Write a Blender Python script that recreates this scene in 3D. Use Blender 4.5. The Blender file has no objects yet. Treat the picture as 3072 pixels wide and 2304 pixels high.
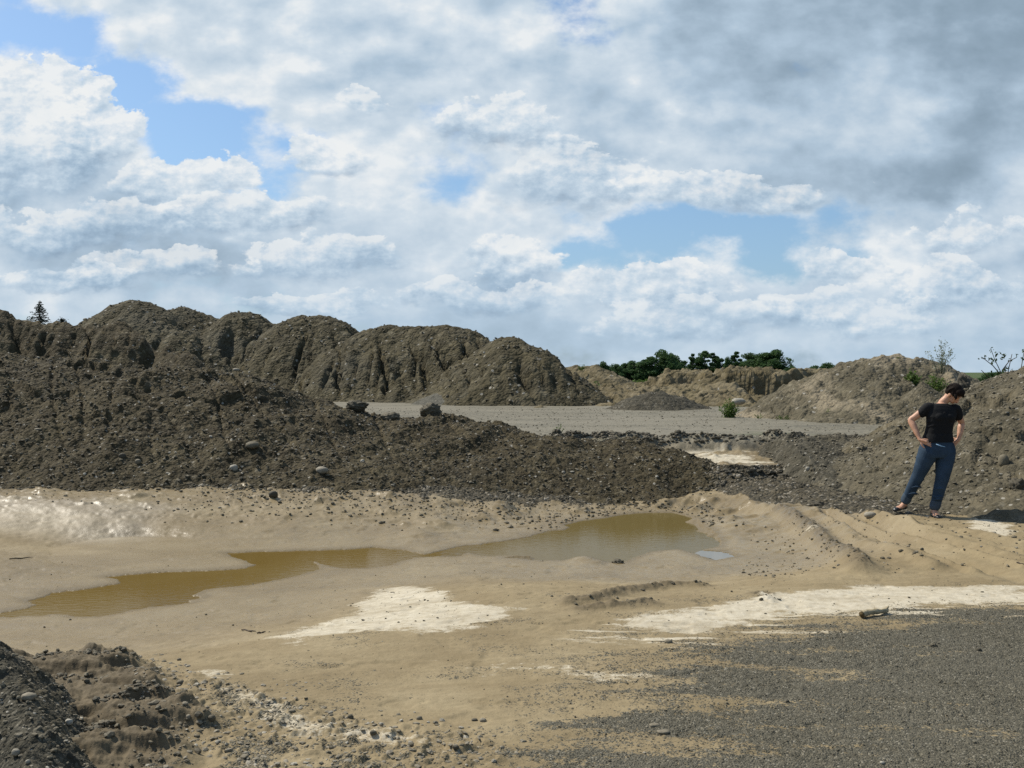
import bpy, math, random
import numpy as np
from mathutils import Vector, Matrix

# ------------------------------------------------------------------ camera, sky, sun, exposure
SC = bpy.context.scene
COL = SC.collection
F = 1005.0            # focal length in pixels of a 1024 px wide picture
VH = 372.0            # horizon row
CZ = 1.70             # eye height
PITCH = math.atan((384.0 - VH) / F)
cam_d = bpy.data.cameras.new("camera")
cam = bpy.data.objects.new("camera", cam_d)
COL.objects.link(cam)
cam_d.sensor_width = 36.0
cam_d.lens = F / 1024.0 * 36.0
cam_d.clip_start = 0.1
cam_d.clip_end = 5000.0
cam.location = (0, 0, CZ)
cam.rotation_euler = (math.pi / 2 - PITCH, 0, 0)
SC.camera = cam

SC.view_settings.view_transform = 'Standard'
SC.view_settings.look = 'None'
SC.view_settings.exposure = 0.0
SC.view_settings.gamma = 1.0
SC.cycles.use_denoising = False
SC.cycles.max_bounces = 5
SC.cycles.diffuse_bounces = 2
SC.cycles.glossy_bounces = 3
SC.cycles.transparent_max_bounces = 6
SC.cycles.sample_clamp_indirect = 4.0

SUN_EL = math.radians(50)
SUN_TO = Vector((-0.88, 0.50, 0)).normalized() * math.cos(SUN_EL) + Vector((0, 0, math.sin(SUN_EL)))
sun_d = bpy.data.lights.new("sun", 'SUN')
sun_d.energy = 5.0
sun_d.angle = math.radians(0.5)
sun_d.color = (1.0, 0.93, 0.80)
sun = bpy.data.objects.new("sun", sun_d)
COL.objects.link(sun)
sun.location = (-30, 20, 40)
sun.rotation_euler = SUN_TO.to_track_quat('Z', 'Y').to_euler()


class NT:
    """small helper to write node trees"""
    def __init__(s, tree):
        s.t = tree
    def n(s, typ, **kw):
        nd = s.t.nodes.new(typ)
        for k, v in kw.items():
            if k.startswith('i_'):
                nd.inputs[k[2:].replace('_', ' ')].default_value = v
            else:
                setattr(nd, k, v)
        return nd
    def l(s, a, b):
        s.t.links.new(a, b)
    def val(s, x, sock):
        if isinstance(x, (int, float)):
            sock.default_value = x
        elif isinstance(x, (tuple, list)):
            sock.default_value = x
        else:
            s.l(x, sock)
    def m(s, op, a, b=None, c=None, clamp=False):
        nd = s.n('ShaderNodeMath', operation=op, use_clamp=clamp)
        s.val(a, nd.inputs[0])
        if b is not None: s.val(b, nd.inputs[1])
        if c is not None: s.val(c, nd.inputs[2])
        return nd.outputs[0]
    def mr(s, x, a, b, c=0.0, d=1.0, smooth=True):
        nd = s.n('ShaderNodeMapRange', interpolation_type='SMOOTHSTEP' if smooth else 'LINEAR')
        s.val(x, nd.inputs[0])
        for i, v in enumerate((a, b, c, d)): s.val(v, nd.inputs[i + 1])
        return nd.outputs[0]
    def mix(s, f, a, b, blend='MIX'):
        nd = s.n('ShaderNodeMix', data_type='RGBA', blend_type=blend)
        s.val(f, nd.inputs[0])
        for x, i in ((a, 6), (b, 7)):
            if isinstance(x, (tuple, list)) and len(x) == 3: x = (*x, 1)
            s.val(x, nd.inputs[i])
        return nd.outputs[2]
    def noise(s, vec, scale, detail=4, rough=0.55, dist=0.0, dims='3D'):
        nd = s.n('ShaderNodeTexNoise', noise_dimensions=dims)
        s.l(vec, nd.inputs['Vector'])
        nd.inputs['Scale'].default_value = scale
        nd.inputs['Detail'].default_value = detail
        nd.inputs['Roughness'].default_value = rough
        nd.inputs['Distortion'].default_value = dist
        return nd
    def vor(s, vec, scale, feature='F1', rnd=1.0, detail=0.0):
        nd = s.n('ShaderNodeTexVoronoi', feature=feature)
        s.l(vec, nd.inputs['Vector'])
        nd.inputs['Scale'].default_value = scale
        nd.inputs['Randomness'].default_value = rnd
        nd.inputs['Detail'].default_value = detail
        return nd
    def ramp(s, fac, stops, interp='LINEAR'):
        nd = s.n('ShaderNodeValToRGB')
        cr = nd.color_ramp
        cr.interpolation = interp
        while len(cr.elements) < len(stops): cr.elements.new(0.5)
        for i, (p, c) in enumerate(stops): cr.elements[i].position = p
        for i, (p, c) in enumerate(stops):
            cr.elements[i].color = (*c, 1) if len(c) == 3 else c
        s.l(fac, nd.inputs[0])
        return nd.outputs[0]


# sky: Nishita blue with a broken cumulus deck; rows of (cover, brightness) over azimuth, edges broken up by noise
CL = [
 (0,   [(.45,.8),(.85,.85),(1,.82),(1,.8),(1,.8),(1,.85),(.9,.8),(1,.8),(.95,.85),(.55,.8),(1,.72),(1,.45),(1,.5),(1,.33),(1,.22),(1,.2),(1,.18)]),
 (80,  [(.25,.8),(.3,.8),(.8,.85),(1,.85),(1,.88),(1,.85),(1,.75),(1,.82),(1,.82),(.6,.8),(1,.75),(1,.38),(1,.5),(1,.35),(1,.28),(1,.24),(1,.2)]),
 (160, [(.75,.97),(.5,.9),(.28,.8),(.8,.9),(1,.9),(1,.82),(1,.72),(1,.8),(1,.85),(1,.75),(1,.7),(1,.55),(1,.58),(1,.5),(1,.4),(1,.33),(1,.3)]),
 (240, [(1,.92),(1,.9),(.3,.9),(.08,.8),(.5,.8),(.9,.82),(.95,.75),(.7,.8),(1,.9),(1,.8),(1,.58),(1,.8),(1,.82),(1,.6),(1,.72),(1,.4),(1,.45)]),
 (320, [(1,.8),(1,.75),(.9,.9),(.12,.8),(.62,.88),(.42,.8),(.8,.88),(.7,.75),(1,.88),(1,.75),(1,.62),(1,.78),(1,.82),(1,.62),(1,.68),(1,.42),(1,.6)]),
 (400, [(1,.72),(1,.68),(1,.72),(1,.88),(.45,.8),(.9,.88),(.8,.88),(.55,.8),(.8,.8),(1,.82),(1,.85),(1,.72),(1,.5),(1,.3),(1,.2),(1,.26),(1,.7)]),
 (480, [(1,.8),(1,.68),(1,.55),(1,.6),(1,.72),(1,.85),(.95,.88),(.9,.82),(1,.85),(.75,.8),(.28,.8),(.1,.7),(.06,.7),(.4,.6),(.9,.62),(1,.82),(1,.8)]),
 (560, [(1,.68),(1,.48),(1,.4),(1,.48),(1,.65),(1,.78),(.9,.78),(.9,.82),(1,.95),(.3,.9),(.5,.9),(.6,.9),(.22,.8),(.6,.95),(.85,.9),(1,.7),(1,.78)]),
 (640, [(.75,.6),(.75,.72),(.75,.62),(.85,.7),(.75,.58),(.75,.7),(.85,.6),(1,.82),(1,.55),(.9,.88),(1,.9),(1,.82),(.95,.72),(.95,.75),(.95,.78),(.9,.75),(.9,.7)]),
 (720, [(.5,.75),(.6,.85),(.8,.7),(.75,.58),(.65,.55),(.65,.5),(.65,.45),(.8,.42),(.9,.45),(.9,.62),(.9,.66),(.9,.68),(.95,.8),(.95,.72),(.9,.68),(.9,.72),(.9,.62)]),
 (800, [(.7,.6)] * 17),
]
world = bpy.data.worlds.new("World")
SC.world = world
world.use_nodes = True
W = NT(world.node_tree)
world.node_tree.nodes.clear()
sky = W.n('ShaderNodeTexSky', sky_type='NISHITA', sun_disc=False)
sky.sun_elevation = SUN_EL
sky.sun_rotation = math.atan2(SUN_TO.x, SUN_TO.y)
sky.air_density = 1.0
sky.dust_density = 1.2
sky.ozone_density = 1.5
geo = W.n('ShaderNodeTexCoord')
sep = W.n('ShaderNodeSeparateXYZ'); W.l(geo.outputs['Generated'], sep.inputs[0])
yy = W.m('MAXIMUM', sep.outputs['Y'], 0.2)
pu = W.m('DIVIDE', sep.outputs['X'], yy)
pv = W.m('DIVIDE', sep.outputs['Z'], yy)
cmb = W.n('ShaderNodeCombineXYZ'); W.l(pu, cmb.inputs[0]); W.l(W.m('MULTIPLY', pv, 1.5), cmb.inputs[1])
P = cmb.outputs[0]
wn = W.noise(P, 7.0, 6, 0.6)
ws = W.n('ShaderNodeSeparateColor'); W.l(wn.outputs['Color'], ws.inputs[0])
pu2 = W.m('ADD', pu, W.m('MULTIPLY', W.m('SUBTRACT', ws.outputs[0], 0.5), 0.13))
pv2 = W.m('ADD', pv, W.m('MULTIPLY', W.m('SUBTRACT', ws.outputs[1], 0.5), 0.085))
XT = 512 / F
fx = W.mr(pu2, -XT, XT, 0, 1, smooth=False)
res = None
def rowpv(y): return (VH - y / 2.16) / F
for i in range(len(CL) - 1, -1, -1):
    y, row = CL[i]
    c = W.ramp(fx, [(k / 16.0, (a, b, 0)) for k, (a, b) in enumerate([(q[0], q[1] if q[1] > .55 else .22 + q[1] * .6) for q in row])], 'EASE')
    if res is None:
        res = c
    else:
        f = W.mr(pv2, rowpv(CL[i + 1][0]), rowpv(y))
        res = W.mix(f, res, c)
rs = W.n('ShaderNodeSeparateColor'); W.l(res, rs.inputs[0])
cov, lum = rs.outputs[0], rs.outputs[1]
n1 = W.noise(P, 8.0, 9, 0.58, 0.0).outputs['Fac']
off = W.n('ShaderNodeVectorMath', operation='ADD'); W.l(P, off.inputs[0]); off.inputs[1].default_value = (-.014, .026, 0)
e1 = W.noise(P, 8.0, 5, 0.52, 0.0).outputs['Fac']
e2 = W.noise(off.outputs[0], 8.0, 5, 0.52, 0.0).outputs['Fac']
emb = W.m('MULTIPLY', W.m('SUBTRACT', e1, e2), 1.5)
bn = W.noise(P, 26.0, 6, 0.60).outputs['Fac']
bil = W.m('MULTIPLY', W.m('SUBTRACT', bn, .5), 1.6)
shp = W.m('ADD', W.m('MULTIPLY', W.m('SUBTRACT', n1, 0.5), 1.3), W.m('MULTIPLY', bil, 0.35))
c1 = W.m('ADD', cov, shp)
alpha = W.mr(c1, 0.34, 0.78)
n2 = W.noise(P, 9.0, 7, 0.52, 0.0).outputs['Fac']
n3 = W.noise(P, 4.0, 4, 0.5).outputs['Fac']
edge = W.mr(c1, 0.4, 1.25, 0.16, -0.08)
l1 = W.m('ADD', lum, W.m('MULTIPLY', W.m('SUBTRACT', n2, 0.5), .95))
l1 = W.m('ADD', l1, W.m('MULTIPLY', bil, 0.28))
l1 = W.m('ADD', W.m('ADD', l1, edge), emb)
ccol = W.ramp(l1, [(0.0, (.225, .31, .39)), (0.3, (.30, .40, .50)), (0.6, (.44, .56, .68)), (0.85, (.63, .72, .80)), (1.0, (.82, .855, .875))])
# the blue between the clouds: the Nishita sky at strength 0.1, whiter towards the horizon
blue = W.mix(1.0, sky.outputs[0], (.098, .118, .132, 1), 'MULTIPLY')
blue = W.mix(W.mr(pv, -0.05, 0.35, 0.40, 0.04), blue, (.27, .43, .68))
# separate heaped clouds with crisp cauliflower edges: (x, y, half width, half height) in the picture's degrees, shade of the underside
offc = W.n('ShaderNodeVectorMath', operation='ADD'); W.l(P, offc.inputs[0]); offc.inputs[1].default_value = (-.005, .009, 0)
bn2 = W.noise(offc.outputs[0], 26.0, 6, 0.60).outputs['Fac']
embc = W.m('MULTIPLY', W.m('SUBTRACT', bn, bn2), 2.0)
jag = W.m('ADD', W.m('MULTIPLY', W.m('SUBTRACT', bn, .5), 1.3), W.m('MULTIPLY', W.m('SUBTRACT', n1, .5), 1.5))
CU = [(60, 330, 235, 190, .45), (215, 300, 110, 110, .55), (390, 410, 170, 90, .45), (170, 500, 260, 70, .25), (790, 222, 60, 34, .75), (1100, 590, 135, 95, .35), (1040, 655, 190, 42, .3),
      (1420, 645, 185, 80, .5), (1530, 700, 300, 60, .55), (1830, 585, 95, 50, .8), (2070, 530, 160, 58, .55), (2060, 640, 170, 70, .55), (1800, 680, 260, 60, .55), (1240, 400, 170, 100, .45), (560, 480, 170, 70, .45), (730, 575, 190, 60, .35), (1070, 290, 150, 110, .5), (700, 340, 110, 50, .6), (1560, 420, 260, 60, .5), (330, 590, 230, 40, .2), (120, 600, 150, 30, .35), (640, 660, 220, 30, .3)]
for cx, cy, rx, ry, sh_ in CU:
    cu_, cv_ = (cx / 2.16 - 512) / F, rowpv(cy)
    a1 = W.m('DIVIDE', W.m('SUBTRACT', pu2, cu_), rx / 2.16 / F)
    b1 = W.m('DIVIDE', W.m('SUBTRACT', pv2, cv_), ry / 2.16 / F)
    b2 = W.m('MULTIPLY', b1, W.m('ADD', 1.0, W.m('MULTIPLY', W.m('LESS_THAN', b1, 0.0), .5)))
    rr_ = W.m('SQRT', W.m('ADD', W.m('MULTIPLY', a1, a1), W.m('MULTIPLY', b2, b2)))
    dd = W.m('ADD', W.m('SUBTRACT', 1.0, rr_), W.m('MULTIPLY', jag, 1.0))
    soft = W.mr(b1, -1.0, .6, .55, .07, smooth=False)
    am = W.m('MULTIPLY', W.m('DIVIDE', dd, soft, clamp=True), W.mr(b1, -.95, -.1, .35, 1.0))
    lm = W.m('ADD', W.m('ADD', W.mr(b1, -.85, .75, sh_ * .55, .90), embc), W.m('MULTIPLY', W.m('SUBTRACT', n2, .5), 1.0))
    cc = W.ramp(lm, [(0.0, (.21, .31, .43)), (0.35, (.33, .46, .60)), (0.65, (.53, .65, .76)), (0.9, (.76, .81, .85)), (1.0, (.86, .88, .88))])
    ccol = W.mix(W.m('MULTIPLY', am, .66), ccol, cc)
    alpha = W.m('MAXIMUM', alpha, W.m('MULTIPLY', am, .97))
front = W.mr(sep.outputs['Y'], -0.1, 0.45, 0.55, 1.0)
high = W.mr(sep.outputs['Z'], 0.42, 0.75, 1.0, 0.45)
hz = W.mr(pv, 0.0, 0.13, 0.40, 0.0)
ccol = W.mix(hz, ccol, (.47, .61, .74))
skyc = W.mix(W.m('MULTIPLY', W.m('MULTIPLY', alpha, front), high), blue, ccol)
bg = W.n('ShaderNodeBackground'); W.l(skyc, bg.inputs[0]); bg.inputs[1].default_value = 1.0
wo = W.n('ShaderNodeOutputWorld'); W.l(bg.outputs[0], wo.inputs[0])
world.cycles.sampling_method = 'MANUAL'
world.cycles.sample_map_resolution = 512

# ------------------------------------------------------------------ numbers: rays, noise, distances
CP, SP = math.cos(PITCH), math.sin(PITCH)
def ray(X, Y):
    """direction through a point given in 2212-px-wide picture coordinates"""
    u, v = X / 2.16016, Y / 2.16016
    a, b = (u - 512) / F, (384 - v) / F
    return np.array([a, CP + b * SP, -SP + b * CP])
def at(X, Y, d):
    r = ray(X, Y); r = r / r[1]
    return np.array([r[0] * d, d, CZ + r[2] * d])
def on_plane(X, Y, z):
    r = ray(X, Y); t = (z - CZ) / r[2]
    return np.array([r[0] * t, r[1] * t, z])

RNG = np.random.RandomState(11)
_perm = RNG.permutation(512)
_perm = np.concatenate([_perm, _perm])
_ga = RNG.rand(512) * 2 * np.pi
_gx, _gy = np.cos(_ga), np.sin(_ga)
def perlin(x, y, seed=0):
    x = np.asarray(x, float); y = np.asarray(y, float)
    xi = np.floor(x).astype(np.int64); yi = np.floor(y).astype(np.int64)
    xf = x - xi; yf = y - yi
    u = xf * xf * xf * (xf * (xf * 6 - 15) + 10); v = yf * yf * yf * (yf * (yf * 6 - 15) + 10)
    def g(ix, iy, fx_, fy_):
        h = _perm[(_perm[(ix + seed * 37) & 511] + iy) & 511]
        return _gx[h] * fx_ + _gy[h] * fy_
    a = g(xi, yi, xf, yf); b = g(xi + 1, yi, xf - 1, yf)
    c = g(xi, yi + 1, xf, yf - 1); d = g(xi + 1, yi + 1, xf - 1, yf - 1)
    return (a + u * (b - a) + v * ((c + u * (d - c)) - (a + u * (b - a)))) * 1.5
def fbm(x, y, o=4, seed=0, gain=0.5, lac=2.03):
    s = 0; a = 1; t = 0
    for k in range(o):
        s = s + a * perlin(x, y, seed + k); t += a
        x = x * lac + 3.1; y = y * lac + 7.7; a *= gain
    return s / t
def billow(x, y, o=4, seed=0, gain=0.5):
    s = 0; a = 1; t = 0
    for k in range(o):
        s = s + a * np.abs(perlin(x, y, seed + k)); t += a
        x = x * 2.07 + 1.3; y = y * 2.07 + 5.2; a *= gain
    return s / t
def ss(a, b, x):
    t = np.clip((x - a) / (b - a), 0, 1)
    return t * t * (3 - 2 * t)
def seg_dist(x, y, a, b):
    dx, dy = b[0] - a[0], b[1] - a[1]
    t = np.clip(((x - a[0]) * dx + (y - a[1]) * dy) / (dx * dx + dy * dy + 1e-9), 0, 1)
    return np.hypot(x - a[0] - t * dx, y - a[1] - t * dy), t
def poly_sd(x, y, poly):
    d = np.full(np.shape(x), 1e9); ins = np.zeros(np.shape(x), bool)
    n = len(poly)
    for i in range(n):
        a, b = poly[i], poly[(i + 1) % n]
        d = np.minimum(d, seg_dist(x, y, a, b)[0])
        c = ((a[1] > y) != (b[1] > y))
        with np.errstate(divide='ignore', invalid='ignore'):
            xx = (b[0] - a[0]) * (y - a[1]) / (b[1] - a[1] + 1e-12) + a[0]
        ins ^= c & (x < xx)
    return np.where(ins, -d, d)
def line_dist(x, y, pts):
    d = np.full(np.shape(x), 1e9)
    for a, b in zip(pts[:-1], pts[1:]):
        d = np.minimum(d, seg_dist(x, y, a, b)[0])
    return d

# ------------------------------------------------------------------ the lie of the land
WZ = -0.35
def r4(L): return [(x / 3.0 + 0, 1536 / 3072 * 2212 + y / 3.0) for x, y in L]
def r5(L): return [(1024 * .72005 + x / 3.0, 1106 + y / 3.0) for x, y in L]
water_px = r4([(-900, 700), (0, 660), (110, 640), (235, 605), (195, 580), (330, 525), (500, 510), (690, 480), (765, 465), (750, 440), (690, 425),
    (850, 405), (1050, 390), (1330, 385), (1560, 370), (1660, 345), (1600, 325), (1500, 290), (1460, 268), (1800, 255), (2212, 245)]) + \
    r5([(200, 232), (400, 250), (540, 278), (650, 250), (760, 228), (900, 212), (1050, 190), (1200, 165), (1320, 130), (1440, 118), (1480, 100),
        (1440, 85), (1560, 60), (1700, 40), (1850, 15), (2000, 5), (2150, 8)]) + \
    [(1500, 1120), (1512, 1140), (1535, 1152), (1558, 1170), (1548, 1182), (1515, 1190), (1560, 1192), (1588, 1203), (1545, 1210), (1500, 1196)] + \
    r5([(2212, 245), (2100, 250), (1980, 265), (1900, 295), (1830, 332), (1700, 328), (1500, 318), (1250, 325), (1060, 315), (1240, 302), (980, 300),
        (900, 285), (830, 268), (760, 290), (620, 290), (480, 300), (380, 320), (330, 345), (160, 365), (0, 365)]) + \
    r4([(2120, 350), (2030, 322), (2080, 370), (1800, 445), (1560, 485), (1420, 495), (1320, 505), (1250, 545), (1330, 558), (1200, 575), (1230, 590),
        (1000, 620), (800, 650), (640, 680), (500, 682), (440, 665), (340, 660), (280, 675), (180, 677), (0, 685), (-900, 800)])
water_poly = [tuple(on_plane(X, Y, WZ)[:2]) for X, Y in water_px]

def chain(pts): return [at(*p) for p in pts]

def low_ground(x, y, sdw=None):
    """mud flat, pond bed, terrace; no mounds"""
    if sdw is None: sdw = poly_sd(x, y, water_poly)
    L = 3.4 - 1.4 * ss(1.5, 4.0, x)
    up = ss(0.0, 1.0, np.clip(sdw, 0, None) / L)
    h = WZ + 0.006 + np.clip(sdw, 0, 0.2) * 0.08 + 0.33 * up * up ** 0.3
    h = np.where(sdw < 0, WZ - np.minimum(0.10, -sdw * 0.25) - 0.004, h)
    # far shore climbs quicker towards the gravel bank
    far = ss(16.6, 17.8, y + 0.25 * perlin(x * .7, y * .7, 3))
    h = h + 0.22 * far * ss(0, .8, sdw)
    # breach in the bank: pale flat above a washed-out step
    gx = ss(2.45, 2.65, x) * ss(4.95, 4.75, x)
    yy_ = y + 0.20 * perlin(x * 1.6, 3.3, 5) + 0.05 * perlin(x * 6, y * 6, 6)
    fl = .16 + .05 * (y - 16.3)
    h = h + gx * (ss(16.02, 16.08, yy_) * .55 + ss(16.32, 16.38, yy_) * .45) * (fl - h)
    # terrace behind the bank
    t = ss(17.8 + .35 * gx, 18.35 + .25 * gx, y + 0.25 * fbm(x * 1.1, y * 1.1, 3, 8))
    h = h * (1 - t) + t * (0.49 + 0.02 * fbm(x * .3, y * .3, 3, 9))
    # land falls away to the fields
    h = h - 1.6 * ss(60, 200, y)
    return h

def hit(X, Y, fn=None):
    r = ray(X, Y)
    t = np.geomspace(2.5, 400, 1500)
    px, py, pz = r[0] * t, r[1] * t, CZ + r[2] * t
    g = (fn or low_ground)(px, py)
    k = np.argmax(pz < g)
    if pz[k] >= g[k]: k = len(t) - 1
    return np.array([px[k], py[k], g[k]])
def hits(L, fn=None): return [tuple(hit(X, Y, fn)[:2]) for X, Y in L]

# --- named surface features, drawn on the ground they lie on
crust_polys = [hits(p) for p in (
    [(585, 1378), (640, 1360), (700, 1345), (760, 1325), (775, 1300), (835, 1272), (900, 1264), (960, 1280), (1000, 1303), (1120, 1316), (1080, 1340), (1000, 1360), (900, 1368), (760, 1362), (640, 1390)],
    [(1340, 1352), (1400, 1325), (1500, 1318), (1600, 1300), (1640, 1284), (1800, 1272), (1900, 1262), (2000, 1268), (2212, 1275), (2500, 1285), (2500, 1312), (2212, 1304), (2050, 1306), (1900, 1318), (1800, 1330), (1680, 1325), (1600, 1345), (1520, 1362), (1420, 1362)],
    [(2085, 1122), (2130, 1118), (2170, 1130), (2200, 1150), (2180, 1162), (2130, 1155), (2095, 1140)],
    [(1748, 1153), (1770, 1150), (1785, 1153), (1775, 1157), (1755, 1158)],
)]
crust_soft = [hits(p) for p in (
    [(385, 1455), (460, 1442), (530, 1462), (520, 1490), (590, 1510), (700, 1555), (850, 1580), (1020, 1610), (980, 1640), (840, 1625), (700, 1610), (620, 1620), (560, 1575), (520, 1535), (480, 1510), (430, 1485)],
    [(980, 1440), (1060, 1428), (1250, 1440), (1400, 1452), (1430, 1470), (1300, 1480), (1150, 1462), (1020, 1460)],
    [(1350, 1408), (1390, 1406), (1400, 1416), (1370, 1420)],
    [(480, 1640), (560, 1630), (640, 1650), (560, 1680), (470, 1672)],
)]
gravel_edge = hits([(2600, 1306), (2212, 1302), (1950, 1306), (1820, 1332), (1680, 1345), (1560, 1362), (1440, 1388), (1340, 1412), (1240, 1436), (1205, 1475), (1192, 1520),
    (1220, 1565), (1150, 1598), (1050, 1655), (900, 1800)]) + [(0.5, 1.0), (9, 1.0), (20, 6)]
brown_poly = hits([(-300, 1400), (60, 1425), (110, 1430), (200, 1415), (260, 1425), (310, 1470), (370, 1500), (440, 1550), (410, 1590), (390, 1625), (360, 1700), (-300, 1800)])
lumps = [(hit(X, Y), w, hgt) for X, Y, w, hgt in (
    (1075, 1108, .24, .13), (1040, 1120, .16, .06), (960, 1135, .3, .05), (1265, 1214, .16, .06), (905, 1160, .25, .05), (610, 1135, .5, .05),
    (1600, 1140, .5, .08), (1110, 1210, .35, .03), (1500, 1130, .14, .06))]
ridges = [(hits(L), w, hgt) for L, w, hgt in (
    ([(1620, 1100), (1690, 1112), (1735, 1140), (1775, 1170), (1820, 1200), (1862, 1236)], .13, .09),
    ([(1735, 1108), (1790, 1130), (1840, 1165), (1930, 1190), (2020, 1225)], .10, .06),
    ([(1870, 1108), (1930, 1135), (2010, 1160), (2110, 1185), (2212, 1212)], .12, .07),
    ([(1960, 1140), (2080, 1150), (2212, 1178)], .10, .05),
    ([(1230, 1304), (1290, 1296), (1340, 1282), (1400, 1272), (1470, 1268), (1510, 1268)], .07, .035),
    ([(1260, 1318), (1330, 1310), (1400, 1306)], .06, .02),
    ([(1760, 1106), (1830, 1145), (1900, 1172), (1990, 1200), (2110, 1240)], .05, .045),
    ([(1800, 1104), (1870, 1138), (1950, 1162), (2060, 1188), (2212, 1228)], .05, .05),
    ([(1905, 1122), (1990, 1150), (2100, 1174), (2212, 1196)], .05, .045),
    ([(1440, 1090), (1490, 1078), (1535, 1086), (1500, 1105)], .10, .06),
)]
rut = hits([(1780, 1112), (1850, 1148), (1930, 1174), (2040, 1204), (2212, 1252)])
rut2 = hits([(1850, 1108), (1930, 1148), (2040, 1176), (2212, 1212)])
clod_lines = [hits(L) for L in ([(1230, 1304), (1290, 1296), (1340, 1282), (1400, 1272), (1470, 1268), (1510, 1268)], [(1260, 1318), (1330, 1308), (1400, 1306)],
    [(1640, 1284), (1660, 1290), (1650, 1300)], [(1690, 1112), (1735, 1140), (1775, 1170), (1820, 1200), (1862, 1236)])]
rough_polys = [hits(p) for p in (
    [(180, 1410), (330, 1440), (420, 1475), (560, 1500), (700, 1555), (900, 1575), (1050, 1600), (1020, 1659), (480, 1700), (420, 1560), (330, 1480)],
    [(360, 1480), (560, 1500), (660, 1560), (560, 1600), (430, 1540)])]
near_slope = hits([(-400, 1250), (0, 1372), (70, 1440), (140, 1530), (170, 1610), (175, 1700), (-400, 1750)])

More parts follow.
